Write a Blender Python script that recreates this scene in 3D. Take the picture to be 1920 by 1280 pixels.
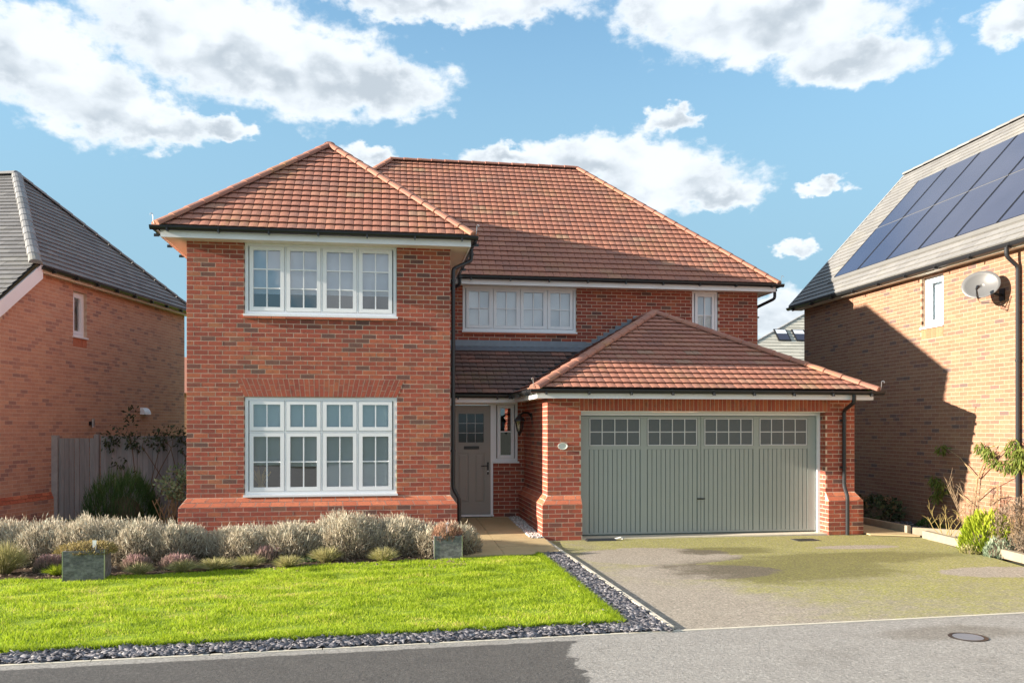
import bpy, math, random
import numpy as np
from mathutils import Vector, Matrix
random.seed(7); rng = np.random.default_rng(7)
for o in list(bpy.data.objects): bpy.data.objects.remove(o)
scene = bpy.context.scene
col = scene.collection
R = math.radians

# ------------------------------------------------------------------ camera
CAM = Vector((3.152, -14.2647, 1.8865)); YAW = 0.1517
cd = bpy.data.cameras.new('camera'); cam = bpy.data.objects.new('camera', cd); col.objects.link(cam)
cam.location = CAM; cam.rotation_euler = (R(90), 0, -YAW)
cd.sensor_width = 36; cd.lens = 1576.3 / 1920 * 36; cd.shift_y = (802.1 - 640) / 1920
cd.clip_start = 0.1; cd.clip_end = 5000
scene.camera = cam
scene.render.resolution_x = 1024; scene.render.resolution_y = 682
# ------------------------------------------------------------------ light
SUN_AZ, SUN_EL = R(3.2), R(13.5)          # light travels mostly along +X, a little towards +Y
SKY_STRENGTH, SUN_STRENGTH, EXPOSURE = 0.118, 5.0, 1.7
sd = bpy.data.lights.new('sun', 'SUN'); sun = bpy.data.objects.new('sun', sd); col.objects.link(sun)
sd.energy = SUN_STRENGTH; sd.angle = R(0.6); sd.color = (1.0, 0.87, 0.72)
ldir = Vector((math.cos(SUN_AZ) * math.cos(SUN_EL), math.sin(SUN_AZ) * math.cos(SUN_EL), -math.sin(SUN_EL)))
sun.rotation_euler = ldir.to_track_quat('-Z', 'Y').to_euler(); sun.location = (-20, -5, 12)
vs = scene.view_settings
vs.view_transform = 'Standard'; vs.look = 'None'; vs.exposure = EXPOSURE; vs.gamma = 1; vs.use_curve_mapping = False

# ---- tiny node helper
class NT:
    def __init__(s, tree): s.t = tree; s.n = tree.nodes; s.l = tree.links
    def new(s, typ, **kw):
        nd = s.n.new(typ)
        for k, v in kw.items(): setattr(nd, k, v)
        return nd
    def put(s, sock, v):
        if isinstance(v, bpy.types.NodeSocket): s.l.new(v, sock)
        elif v is not None:
            if hasattr(sock, 'default_value') and not isinstance(v, (int, float)) and len(v) == 3 and sock.type == 'RGBA': v = (*v, 1)
            sock.default_value = v
    def m(s, op, a, b=None, c=None, clamp=False):
        nd = s.new('ShaderNodeMath', operation=op, use_clamp=clamp)
        s.put(nd.inputs[0], a)
        if b is not None: s.put(nd.inputs[1], b)
        if c is not None: s.put(nd.inputs[2], c)
        return nd.outputs[0]
    def vm(s, op, a, b=None):
        nd = s.new('ShaderNodeVectorMath', operation=op); s.put(nd.inputs[0], a)
        if b is not None: s.put(nd.inputs[1], b)
        return nd.outputs[0]
    def mix(s, f, a, b, mode='MIX'):
        nd = s.new('ShaderNodeMix', data_type='RGBA', blend_type=mode); s.put(nd.inputs[0], f)
        s.put(nd.inputs[6], a); s.put(nd.inputs[7], b); return nd.outputs[2]
    def sstep(s, v, a, b, lo=0.0, hi=1.0):
        nd = s.new('ShaderNodeMapRange', interpolation_type='SMOOTHSTEP'); s.put(nd.inputs[0], v)
        for i, x in enumerate((a, b, lo, hi)): nd.inputs[i + 1].default_value = x
        return nd.outputs[0]
    def noise(s, vec, scale, detail=3, rough=0.55, dist=0.0, out=0):
        nd = s.new('ShaderNodeTexNoise'); s.put(nd.inputs['Vector'], vec); nd.inputs['Scale'].default_value = scale
        nd.inputs['Detail'].default_value = detail; nd.inputs['Roughness'].default_value = rough; nd.inputs['Distortion'].default_value = dist
        return nd.outputs[out]
    def ramp(s, f, stops, interp='LINEAR'):
        nd = s.new('ShaderNodeValToRGB'); cr = nd.color_ramp; cr.interpolation = interp
        while len(cr.elements) < len(stops): cr.elements.new(0.5)
        for e, (p, c) in zip(cr.elements, stops): e.position = p; e.color = (*c, 1)
        s.put(nd.inputs[0], f); return nd.outputs[0]

# ------------------------------------------------------------------ world
world = bpy.data.worlds.new('World'); scene.world = world; world.use_nodes = True
T = NT(world.node_tree); T.n.clear()
sky = T.new('ShaderNodeTexSky', sky_type='NISHITA', sun_disc=False)
sky.sun_elevation = SUN_EL + R(4); sky.sun_rotation = math.atan2(-ldir.x, -ldir.y)
sky.altitude = 60; sky.air_density = 1.0; sky.dust_density = 0.25; sky.ozone_density = 2.2
tc = T.new('ShaderNodeTexCoord').outputs['Generated']
sx = T.new('ShaderNodeSeparateXYZ'); T.put(sx.inputs[0], T.vm('NORMALIZE', tc))
X, Y, Z = sx.outputs
DEG = 57.29578
az = T.m('MULTIPLY', T.m('ARCTAN2', X, Y), DEG)
el = T.m('MULTIPLY', T.m('ARCSINE', Z), DEG)
nv = T.new('ShaderNodeCombineXYZ'); T.put(nv.inputs[0], az); T.put(nv.inputs[1], T.m('MULTIPLY', el, 1.5)); nv.inputs[2].default_value = 3.7
fb = T.noise(nv.outputs[0], 0.30, 7, 0.52, 0.3)
fine = T.noise(nv.outputs[0], 1.0, 7, 0.6, 0.2); soft = T.noise(nv.outputs[0], 0.22, 2, 0.5)
CLOUDS = [(-21.0, 21.0, 3.9, 2.8), (-17.5, 19.4, 4.8, 2.5), (-10.9, 23.6, 8.0, 2.9), (-5.2, 22.3, 8.3, 2.7), (-0.1, 21.9, 4.7, 2.0),
          (-10.2, 18.6, 2.2, 0.8), (-14.0, 18.4, 3.8, 1.3), (4.7, 26.9, 9.6, 1.4), (26.0, 24.6, 8.1, 2.2), (30.8, 22.1, 4.7, 1.4),
          (20.5, 26.0, 5.0, 1.8), (39.6, 22.7, 2.4, 1.3), (19.3, 19.7, 2.0, 0.9),
          (14.5, 17.6, 7.3, 1.5), (19.1, 15.9, 6.0, 1.8), (22.6, 15.1, 3.2, 1.0), (8.3, 17.9, 3.1, 0.8), (-0.7, 17.6, 2.2, 0.8),
          (28.9, 15.1, 1.7, 0.5), (27.4, 11.5, 1.4, 0.6), (26.6, 7.0, 2.4, 1.7)]
wp = T.new('ShaderNodeSeparateColor'); T.put(wp.inputs[0], T.noise(nv.outputs[0], 0.75, 4, 0.55, 0.0, 1))
azw = T.m('ADD', az, T.m('MULTIPLY', T.m('SUBTRACT', wp.outputs[0], 0.5), 3.4)); elw = T.m('ADD', el, T.m('MULTIPLY', T.m('SUBTRACT', wp.outputs[1], 0.5), 2.2))
field = shade = None
for (a0, e0, ra, re) in CLOUDS:
    da = T.m('DIVIDE', T.m('SUBTRACT', azw, a0), ra * 1.12); de = T.m('DIVIDE', T.m('SUBTRACT', elw, e0), re * 1.18)
    q = T.m('SQRT', T.m('ADD', T.m('MULTIPLY', da, da), T.m('MULTIPLY', de, de)))
    f = T.m('SUBTRACT', 1.0, q)
    w = T.m('MULTIPLY', T.m('MAXIMUM', f, 0.0), de)
    field = f if field is None else T.m('SMOOTH_MAX', field, f, 0.25)
    shade = w if shade is None else T.m('ADD', shade, w)
# fair-weather cumulus goes on all round outside the picture, cover raised to add fill
daz = T.m('ABSOLUTE', T.m('SUBTRACT', az, 8.0))
outside = T.m('MAXIMUM', T.sstep(daz, 36, 48), T.sstep(el, 28.5, 36))
gen = T.m('MULTIPLY', T.m('SUBTRACT', T.noise(tc, 2.6, 2, 0.5), 0.5), 5.5)
field = T.m('MAXIMUM', field, T.m('SUBTRACT', gen, T.sstep(outside, 0, 1, 4.0, -0.25)))
dens = T.m('ADD', field, T.m('ADD', T.m('MULTIPLY', T.m('SUBTRACT', fb, 0.5), 0.9), T.m('MULTIPLY', T.m('SUBTRACT', fine, 0.5), 0.45)))
alpha = T.m('MULTIPLY', T.sstep(dens, -0.02, 0.36), T.sstep(el, 1.0, 7.0))
# white sunlit heads, greyer undersides, some billow
lum = T.m('ADD', T.m('MULTIPLY', shade, 0.9), T.m('ADD', T.m('MULTIPLY', T.m('SUBTRACT', soft, 0.5), 2.2), T.m('MULTIPLY', T.m('SUBTRACT', fb, 0.5), 0.9)))
thick = T.sstep(dens, 0.15, 0.75)
grey = T.m('MULTIPLY', thick, T.sstep(lum, 0.30, -0.35, 0.0, 0.9))
ccol = T.mix(grey, (2.62, 2.78, 2.92), (1.42, 1.62, 1.82))
skyc = T.mix(1.0, sky.outputs[0], (0.68, 0.79, 0.74), 'MULTIPLY')
skyc = T.mix(T.sstep(el, 33, 8, 0.0, 0.9), skyc, (0.88, 1.47, 1.88))
bgc = T.mix(T.m('MULTIPLY', alpha, 0.97), skyc, ccol)
bg = T.new('ShaderNodeBackground'); T.put(bg.inputs[0], bgc); bg.inputs[1].default_value = SKY_STRENGTH
out = T.new('ShaderNodeOutputWorld'); T.l.new(bg.outputs[0], out.inputs[0])
world.cycles.sampling_method = 'MANUAL'; world.cycles.sample_map_resolution = 512

# ------------------------------------------------------------------ materials
M = {}
def material(name, fn):
    m = bpy.data.materials.new(name); m.use_nodes = True
    t = NT(m.node_tree); t.n.clear()
    p = t.new('ShaderNodeBsdfPrincipled'); o = t.new('ShaderNodeOutputMaterial'); t.l.new(p.outputs[0], o.inputs[0])
    pos = t.new('ShaderNodeNewGeometry').outputs['Position']
    t.p, t.pos, t.o = p, pos, o
    p.inputs['Specular IOR Level'].default_value = 0.3
    fn(t, p, pos); M[name] = m; return m
def tone(t): return t.new('ShaderNodeAttribute', attribute_name='tone').outputs['Fac']
def bump(t, h, strength=0.4, dist=0.01):
    b = t.new('ShaderNodeBump'); b.inputs['Strength'].default_value = strength; b.inputs['Distance'].default_value = dist
    t.put(b.inputs['Height'], h); t.put(t.p.inputs['Normal'], b.outputs[0])
def plain(name, c, rough=0.6, spec=0.3, var=0.12, scale=6.0, metal=0.0, bs=0.0):
    def fn(t, p, pos):
        n = t.noise(pos, scale, 5, 0.6)
        cc = t.mix(n, [x * (1 - var) for x in c], [min(1, x * (1 + var)) for x in c])
        t.put(p.inputs['Base Color'], cc); p.inputs['Roughness'].default_value = rough
        p.inputs['Specular IOR Level'].default_value = spec; p.inputs['Metallic'].default_value = metal
        if bs: bump(t, t.noise(pos, scale * 12, 3), bs, 0.004)
    return material(name, fn)

def brick_mat(name, stops, patch, smear):
    def fn(t, p, pos):
        tn = tone(t)
        c = t.ramp(tn, stops)
        big = t.noise(pos, 0.9, 3, 0.6)
        c = t.mix(t.sstep(big, 0.46, 0.66, 0, 0.6), c, t.mix(1, c, patch, 'MULTIPLY'))
        v = t.vm('ADD', pos, t.new('ShaderNodeCombineXYZ').outputs[0])
        sm = t.noise(pos, 10, 5, 0.72)
        c = t.mix(t.sstep(sm, 0.50, 0.66, 0, 0.72), c, smear)
        sm2 = t.noise(t.vm('ADD', pos, (7.3, 2.1, 4.4)), 12, 5, 0.7)
        c = t.mix(t.sstep(sm2, 0.54, 0.72, 0, 0.4), c, t.mix(1, c, (1.35, 1.5, 1.35), 'MULTIPLY'))
        fn_ = t.noise(pos, 120, 3, 0.7)
        c = t.mix(t.m('MULTIPLY', t.m('SUBTRACT', fn_, 0.40, clamp=True), 0.5), c, (0.50, 0.25, 0.17))
        spk = t.noise(pos, 55, 2, 0.5)
        c = t.mix(t.sstep(spk, 0.66, 0.74, 0, 0.7), c, (0.05, 0.03, 0.03))
        t.put(p.inputs['Base Color'], c); p.inputs['Roughness'].default_value = 0.85
        bump(t, t.noise(pos, 140, 4, 0.7), 0.5, 0.006)
    material(name, fn)
brick_mat('brick', [(0, (.12, .065, .058)), (.06, (.17, .068, .055)), (.12, (.23, .055, .04)), (.35, (.305, .066, .044)), (.6, (.355, .082, .050)),
                    (.8, (.39, .112, .058)), (.93, (.33, .125, .07)), (1, (.22, .105, .075))], (1.08, 1.3, 1.15), (.17, .068, .052))
brick_mat('brick_buff', [(0, (.11, .085, .08)), (.08, (.17, .10, .085)), (.15, (.215, .112, .075)), (.5, (.245, .138, .088)), (.8, (.27, .16, .10)), (1, (.235, .118, .082))], (1.05, 1.05, .95), (.26, .125, .075))
brick_mat('brick_orange', [(0, (.32, .18, .15)), (.15, (.40, .21, .165)), (.25, (.50, .26, .18)), (.55, (.56, .295, .20)), (.85, (.60, .33, .22)), (1, (.52, .31, .225))], (1.03, 1.06, 1.05), (.50, .25, .18))
brick_mat('cant_brick', [(0, (.38, .10, .055)), (.5, (.48, .14, .075)), (1, (.56, .19, .10))], (1.05, 1.1, 1.05), (.35, .12, .07))
def mortar_fn(c):
    def fn(t, p, pos):
        n = t.noise(pos, 9, 5, 0.6)
        t.put(p.inputs['Base Color'], t.mix(n, [x * .75 for x in c], [x * 1.2 for x in c])); p.inputs['Roughness'].default_value = 0.95
        bump(t, t.noise(pos, 200, 3), 0.5, 0.004)
    return fn
material('mortar', mortar_fn((.62, .48, .37))); material('mortar_pale', mortar_fn((.38, .29, .21))); material('mortar_warm', mortar_fn((.62, .46, .35)))
def plain_brick(t, p, pos):
    b = t.new('ShaderNodeTexBrick'); b.inputs['Scale'].default_value = 1.0; b.inputs['Brick Width'].default_value = .225; b.inputs['Row Height'].default_value = .075
    b.inputs['Mortar Size'].default_value = .006; sp = t.new('ShaderNodeSeparateXYZ'); t.put(sp.inputs[0], pos)
    cb = t.new('ShaderNodeCombineXYZ'); t.put(cb.inputs[0], t.m('ADD', sp.outputs[0], sp.outputs[1])); t.put(cb.inputs[1], sp.outputs[2])
    t.put(b.inputs['Vector'], cb.outputs[0])
    for i, c in enumerate(((.34, .13, .08), (.42, .18, .1), (.5, .42, .33))): b.inputs[i + 1].default_value = (*c, 1)
    t.put(p.inputs['Base Color'], b.outputs[0]); p.inputs['Roughness'].default_value = .9
material('brick_far', plain_brick)

def tile_mat(name, stops, moss, mossamt):
    def fn(t, p, pos):
        c = t.ramp(tone(t), stops)
        c = t.mix(t.sstep(t.noise(pos, 17, 4, .6), .5, .75, 0, .45), c, t.mix(1, c, (.62, .6, .62), 'MULTIPLY'))
        c = t.mix(t.m('MULTIPLY', t.noise(pos, 160, 2), .25), c, (.5, .4, .33))
        ms = t.m('MULTIPLY', t.sstep(t.noise(pos, 1.1, 3, .6), .50, .68), t.sstep(t.noise(pos, 26, 4, .7), .45, .66))
        c = t.mix(t.m('MULTIPLY', ms, mossamt), c, moss)
        t.put(p.inputs['Base Color'], c); p.inputs['Roughness'].default_value = .8
        bump(t, t.noise(pos, 220, 3, .7), .35, .004)
    material(name, fn)
tile_mat('tile_red', [(0, (.10, .06, .055)), (.12, (.27, .115, .085)), (.45, (.345, .130, .086)), (.7, (.39, .150, .095)), (.9, (.37, .18, .115)), (1, (.33, .185, .12))], (.28, .24, .06), .45)
tile_mat('tile_grey', [(0, (.085, .10, .115)), (.5, (.125, .14, .155)), (1, (.17, .185, .195))], (.24, .23, .13), .3)
tile_mat('tile_pale', [(0, (.11, .125, .135)), (.5, (.148, .165, .172)), (1, (.19, .205, .21))], (.30, .28, .16), .35)
tile_mat('tile_far', [(0, (.40, .41, .36)), (1, (.55, .55, .48))], (.30, .28, .16), .3)
tile_mat('hip_red', [(0, (.29, .115, .08)), (.5, (.34, .135, .09)), (1, (.39, .165, .105))], (.40, .32, .05), .4)
tile_mat('hip_grey', [(0, (.17, .19, .205)), (1, (.23, .25, .265))], (.32, .30, .14), .3)
plain('white_upvc', (.84, .86, .89), .35, .4, .03)
plain('cream_upvc', (.72, .69, .60), .5, .35, .06)
plain('black_plastic', (.018, .02, .023), .32, .5, .2)
plain('black_metal', (.012, .012, .013), .4, .5, .2)
plain('deck', (.05, .035, .03), .9)
plain('deck_grey', (.06, .06, .06), .9)
plain('deck_pale', (.15, .15, .142), .7)
plain('lead', (.20, .23, .27), .45, .5, .28, 7, .25)
plain('sage', (.325, .365, .345), .42, .4, .04)
plain('sage_dark', (.12, .16, .15), .5, .3, .08)
plain('taupe', (.30, .285, .26), .4, .4, .05)
plain('grey_trim', (.55, .57, .58), .45, .4, .05)
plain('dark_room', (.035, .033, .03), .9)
plain('concrete', (.60, .56, .46), .9, .2, .25, 8, 0, .4)
plain('timber_pale', (.29, .255, .19), .85, .2, .28, 9, 0, .3)
plain('timber_grey', (.34, .33, .32), .9, .2, .3, 10, 0, .3)
plain('cast_iron', (.09, .09, .09), .6, .4, .3, 30, .3, .4)
plain('steel', (.55, .56, .57), .3, .5, .1, 5, .9)
plain('dish_grey', (.115, .118, .12), .4, .5, .06)
plain('ceramic', (.62, .66, .60), .3, .5, .05)
plain('plaster', (.60, .56, .50), .9)
plain('soil', (.075, .05, .035), .95, .1, .5, 25, 0, .8)
plain('stem_tan', (.30, .21, .115), .8, .2, .25, 20)
plain('stem_pale', (.30, .22, .14), .8, .2, .25, 20)
plain('stem_yellow', (.33, .26, .10), .8, .2, .25, 20)
plain('stem_brown', (.14, .085, .05), .8, .2, .3, 20)
plain('bush_core', (.11, .09, .065), .95, .1, .4, 30)
def fence_fn(t, p, pos):
    sc = t.vm('MULTIPLY', pos, (14, 14, 1.2))
    n = t.noise(sc, 2.2, 5, .65)
    c = t.mix(n, (.15, .15, .155), (.46, .43, .41)); c = t.mix(t.m('MULTIPLY', tone(t), .75), c, (.15, .145, .145))
    t.put(p.inputs['Base Color'], c); p.inputs['Roughness'].default_value = .9; bump(t, n, .5, .01)
material('fence_wood', fence_fn)
def leaf_mat(name, stops, trans=.25):
    def fn(t, p, pos):
        c = t.ramp(tone(t), stops)
        t.put(p.inputs['Base Color'], c); p.inputs['Roughness'].default_value = .6; p.inputs['Specular IOR Level'].default_value = .25
        tr = t.new('ShaderNodeBsdfTranslucent'); t.put(tr.inputs[0], c)
        mx = t.new('ShaderNodeMixShader'); mx.inputs[0].default_value = trans
        t.l.new(p.outputs[0], mx.inputs[1]); t.l.new(tr.outputs[0], mx.inputs[2]); t.l.new(mx.outputs[0], t.o.inputs[0])
    material(name, fn)
leaf_mat('grass', [(0, (.12, .19, .012)), (.35, (.30, .42, .02)), (.7, (.41, .53, .035)), (.92, (.52, .55, .08)), (1, (.58, .48, .2))], .45)
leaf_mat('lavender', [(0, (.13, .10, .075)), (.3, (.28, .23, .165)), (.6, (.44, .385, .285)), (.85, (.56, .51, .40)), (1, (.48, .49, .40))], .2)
leaf_mat('heather', [(0, (.09, .10, .05)), (.35, (.24, .20, .14)), (.7, (.34, .23, .20)), (1, (.43, .27, .28))], .2)
leaf_mat('straw', [(0, (.16, .15, .05)), (.4, (.34, .33, .12)), (1, (.52, .45, .27))], .25)
leaf_mat('sedum', [(0, (.17, .13, .05)), (.5, (.32, .25, .10)), (1, (.42, .34, .16))], .2)
leaf_mat('rust', [(0, (.20, .11, .075)), (.5, (.38, .21, .14)), (1, (.52, .36, .26))], .2)
leaf_mat('dark_leaf', [(0, (.015, .022, .010)), (.5, (.04, .06, .025)), (1, (.09, .11, .05))], .2)
leaf_mat('green_leaf', [(0, (.02, .05, .012)), (.5, (.05, .11, .03)), (1, (.12, .20, .06))], .3)
leaf_mat('rose_leaf', [(0, (.08, .13, .06)), (.5, (.20, .28, .14)), (1, (.38, .44, .26))], .3)
leaf_mat('lime_leaf', [(0, (.10, .15, .01)), (.5, (.27, .36, .02)), (1, (.44, .48, .05))], .3)
leaf_mat('silver_leaf', [(0, (.14, .20, .13)), (1, (.36, .43, .31))], .2)
leaf_mat('brown_leaf', [(0, (.10, .075, .05)), (.5, (.22, .165, .115)), (1, (.34, .25, .18))], .2)
leaf_mat('hydrangea_leaf', [(0, (.02, .03, .015)), (.5, (.06, .09, .04)), (.7, (.12, .13, .06)), (1, (.24, .14, .09))], .2)
leaf_mat('climber_leaf', [(0, (.05, .09, .015)), (.5, (.14, .19, .03)), (1, (.27, .29, .07))], .3)
def slate_fn(t, p, pos):
    c = t.ramp(tone(t), [(0, (.06, .059, .066)), (.5, (.14, .137, .152)), (.85, (.23, .226, .245)), (1, (.36, .355, .36))])
    t.put(p.inputs['Base Color'], c); p.inputs['Roughness'].default_value = .55
material('slate', slate_fn)
def pebble_fn(t, p, pos):
    c = t.ramp(tone(t), [(0, (.30, .27, .24)), (.5, (.55, .53, .5)), (1, (.75, .74, .72))])
    t.put(p.inputs['Base Color'], c); p.inputs['Roughness'].default_value = .7
material('pebble', pebble_fn)
def planter_fn(t, p, pos):
    n = t.noise(t.vm('MULTIPLY', pos, (9, 9, 14)), 1.3, 8, .72, .15)
    c = t.mix(t.sstep(n, .36, .70), (.10, .10, .105), (.26, .258, .265))
    t.put(p.inputs['Base Color'], c); p.inputs['Roughness'].default_value = .7; bump(t, n, .4, .01)
material('planter_slate', planter_fn)
def lawn_fn(t, p, pos):
    n = t.noise(pos, 5, 5, .65)
    t.put(p.inputs['Base Color'], t.mix(n, (.13, .21, .015), (.27, .36, .03))); p.inputs['Roughness'].default_value = .95
material('lawn', lawn_fn)
def paving_fn(t, p, pos):
    n = t.noise(pos, 2.2, 5, .65); f = t.noise(pos, 70, 3, .6)
    c = t.mix(n, (.40, .30, .145), (.57, .46, .26)); c = t.mix(t.m('MULTIPLY', f, .3), c, (.30, .24, .15))
    c = t.mix(t.m('MULTIPLY', t.sstep(tone(t), .3, 1), .3), c, (.35, .28, .17))
    st = t.noise(pos, 4.5, 5, .7, .8); c = t.mix(t.sstep(st, .60, .72, 0, .55), c, (.16, .13, .08))
    t.put(p.inputs['Base Color'], c); p.inputs['Roughness'].default_value = .85; bump(t, f, .25, .004)
material('paving', paving_fn)
def ell(t, sp, x0, y0, rx, ry):
    a = t.m('DIVIDE', t.m('SUBTRACT', sp.outputs[0], x0), rx); b = t.m('DIVIDE', t.m('SUBTRACT', sp.outputs[1], y0), ry)
    return t.m('SUBTRACT', 1.0, t.m('SQRT', t.m('ADD', t.m('MULTIPLY', a, a), t.m('MULTIPLY', b, b))))
def grit(t, pos, c, amt=.55):
    g = t.noise(pos, 34, 5, .82); g1 = t.noise(pos, 9, 3, .7)
    g2 = t.new('ShaderNodeTexVoronoi'); t.put(g2.inputs['Vector'], pos); g2.inputs['Scale'].default_value = 58
    sp = t.new('ShaderNodeSeparateColor'); t.put(sp.inputs[0], g2.outputs['Color'])
    c = t.mix(t.sstep(g, .56, .34, 0, amt), c, t.mix(1, c, (.42, .42, .42), 'MULTIPLY'))
    c = t.mix(t.sstep(g, .54, .72, 0, amt), c, t.mix(1, c, (1.55, 1.55, 1.55), 'MULTIPLY'))
    c = t.mix(t.sstep(sp.outputs[0], .74, .98, 0, amt), c, t.mix(1, c, (1.7, 1.7, 1.7), 'MULTIPLY'))
    c = t.mix(t.sstep(sp.outputs[1], .78, .98, 0, amt), c, t.mix(1, c, (.45, .45, .45), 'MULTIPLY'))
    c = t.mix(t.sstep(g1, .45, .75, 0, .3), c, t.mix(1, c, (.7, .7, .7), 'MULTIPLY'))
    bump(t, g, .8, .012); return c
def drive_fn(t, p, pos):
    sp = t.new('ShaderNodeSeparateXYZ'); t.put(sp.inputs[0], pos)
    n1 = t.noise(t.vm('MULTIPLY', pos, (1, 1.7, 1)), .8, 6, .66, .5); n2 = t.noise(pos, 3.2, 6, .75, .3); n3 = t.noise(pos, 24, 4, .75)
    w = t.m('ADD', t.m('MULTIPLY', t.m('SUBTRACT', n1, .5), 1.5), t.m('MULTIPLY', t.m('SUBTRACT', n2, .5), 1.3))
    base = t.mix(n2, (.29, .255, .205), (.41, .37, .31))
    # algae and moss: thick next to the garage and along the right edge, thin at the left front
    yb = t.sstep(sp.outputs[1], -7.0, -1.2, .05, .95)
    xb = t.sstep(sp.outputs[0], 5.9, 8.6, -.6, .25)
    mossf = t.m('ADD', t.m('ADD', yb, xb), w)
    bare = t.m('MAXIMUM', ell(t, sp, 7.2, -2.3, 1.25, .8), t.m('MAXIMUM', ell(t, sp, 7.3, -3.7, 1.1, .55), t.m('MAXIMUM', ell(t, sp, 10.6, -1.9, .8, .22), ell(t, sp, 11.2, -4.3, .9, .4))))
    mossf = t.m('SUBTRACT', mossf, t.m('MULTIPLY', t.sstep(t.m('ADD', bare, t.m('MULTIPLY', w, .5)), -.05, .2), 2.0))
    damp = t.m('MAXIMUM', ell(t, sp, 8.3, -1.95, .85, .45), t.m('MAXIMUM', ell(t, sp, 8.6, -3.7, 1.7, 1.1), t.m('MAXIMUM', ell(t, sp, 9.9, -2.9, 1.9, .6), ell(t, sp, 10.8, -2.9, 1.0, .3))))
    dm = t.sstep(t.m('ADD', damp, t.m('MULTIPLY', w, .75)), -.12, .35)
    c = t.mix(t.m('MULTIPLY', dm, .8), base, (.095, .08, .048))
    mo = t.m('MULTIPLY', t.sstep(mossf, -.2, .7), t.sstep(n3, .34, .62, .25, 1))
    mcol = t.mix(n2, (.17, .175, .03), (.41, .42, .03))
    c = t.mix(t.m('MULTIPLY', mo, t.m('SUBTRACT', .85, t.m('MULTIPLY', dm, .35))), c, mcol)
    t.put(p.inputs['Base Color'], grit(t, pos, c, .6)); p.inputs['Roughness'].default_value = .9
material('driveway', drive_fn)
def foot_fn(t, p, pos):
    sp = t.new('ShaderNodeSeparateXYZ'); t.put(sp.inputs[0], pos)
    n1 = t.noise(pos, 1.2, 5, .65, .4); n2 = t.noise(pos, 4, 5, .7)
    dry = t.mix(n2, (.27, .26, .24), (.37, .36, .335)); dry = t.mix(t.sstep(n1, .5, .7, 0, .4), dry, (.20, .19, .17))
    wet = t.mix(n2, (.085, .082, .078), (.13, .125, .115))
    e = t.m('ADD', t.m('SUBTRACT', sp.outputs[0], t.m('ADD', 4.78, t.m('MULTIPLY', t.m('ADD', sp.outputs[1], 7.05), .10))), t.m('ADD', t.m('MULTIPLY', t.m('SUBTRACT', n1, .5), .7), t.m('MULTIPLY', t.m('SUBTRACT', n2, .5), .35)))
    top = t.m('ADD', t.m('SUBTRACT', t.m('ADD', t.m('MULTIPLY', sp.outputs[0], .05), -7.17), sp.outputs[1]), t.m('MULTIPLY', t.m('SUBTRACT', n2, .5), .12))
    k = t.m('MULTIPLY', t.sstep(e, .02, -.03), t.sstep(top, 0.0, .03))
    k2 = t.m('MULTIPLY', t.sstep(t.m('ADD', ell(t, sp, 8.35, -7.2, 1.0, .32), t.m('MULTIPLY', t.m('SUBTRACT', n1, .5), .8)), 0, .5), .5)
    c = t.mix(k, t.mix(k2, dry, (.17, .15, .12)), wet)
    t.put(p.inputs['Base Color'], grit(t, pos, c, .42)); t.put(p.inputs['Roughness'], t.m('SUBTRACT', .92, t.m('MULTIPLY', k, .27)))
material('footway', foot_fn)
plain('tarmac', (.26, .265, .265), .9, .2, .3, 3, 0, .6)
plain('terrain', (.10, .105, .085), .95, .1, .4, .3)
def glass_fn(tint, refl, rough=.015, wav=.0):
    def fn(t, p, pos):
        t.n.remove(p)
        tr = t.new('ShaderNodeBsdfTransparent'); tr.inputs[0].default_value = (*tint, 1)
        gl = t.new('ShaderNodeBsdfGlossy'); gl.inputs['Roughness'].default_value = rough; gl.inputs[0].default_value = (1, 1, 1, 1)
        lw = t.new('ShaderNodeFresnel'); lw.inputs[0].default_value = 1.5
        b = t.new('ShaderNodeBump'); b.inputs['Strength'].default_value = .12; b.inputs['Distance'].default_value = .02
        t.put(b.inputs['Height'], t.noise(pos, 1.6, 1)); t.put(gl.inputs['Normal'], b.outputs[0])
        mx = t.new('ShaderNodeMixShader'); t.put(mx.inputs[0], t.m('ADD', t.m('MULTIPLY', lw.outputs[0], 1.9), refl, clamp=True))
        t.l.new(tr.outputs[0], mx.inputs[1]); t.l.new(gl.outputs[0], mx.inputs[2]); t.l.new(mx.outputs[0], t.o.inputs[0])
    return fn
material('glass', glass_fn((.88, .94, .98), .11))
material('glass_grey', glass_fn((.35, .38, .40), .08, .05))
plain('blind', (.66, .71, .77), .9, .1, .03)
plain('blind_grey', (.56, .62, .65), .9, .1, .05)
plain('frosted', (.095, .11, .115), .35, .5, .12, 30)
plain('dark_pane', (.03, .032, .034), .08, .6, .2)
def solar_fn(t, p, pos):
    n = t.noise(pos, 1.5, 3)
    t.put(p.inputs['Base Color'], t.mix(n, (.020, .027, .058), (.030, .038, .075))); p.inputs['Roughness'].default_value = .16; p.inputs['Specular IOR Level'].default_value = .5
material('solar', solar_fn)
plain('pampas', (.55, .36, .12), .9, .1, .3, 20)

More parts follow.
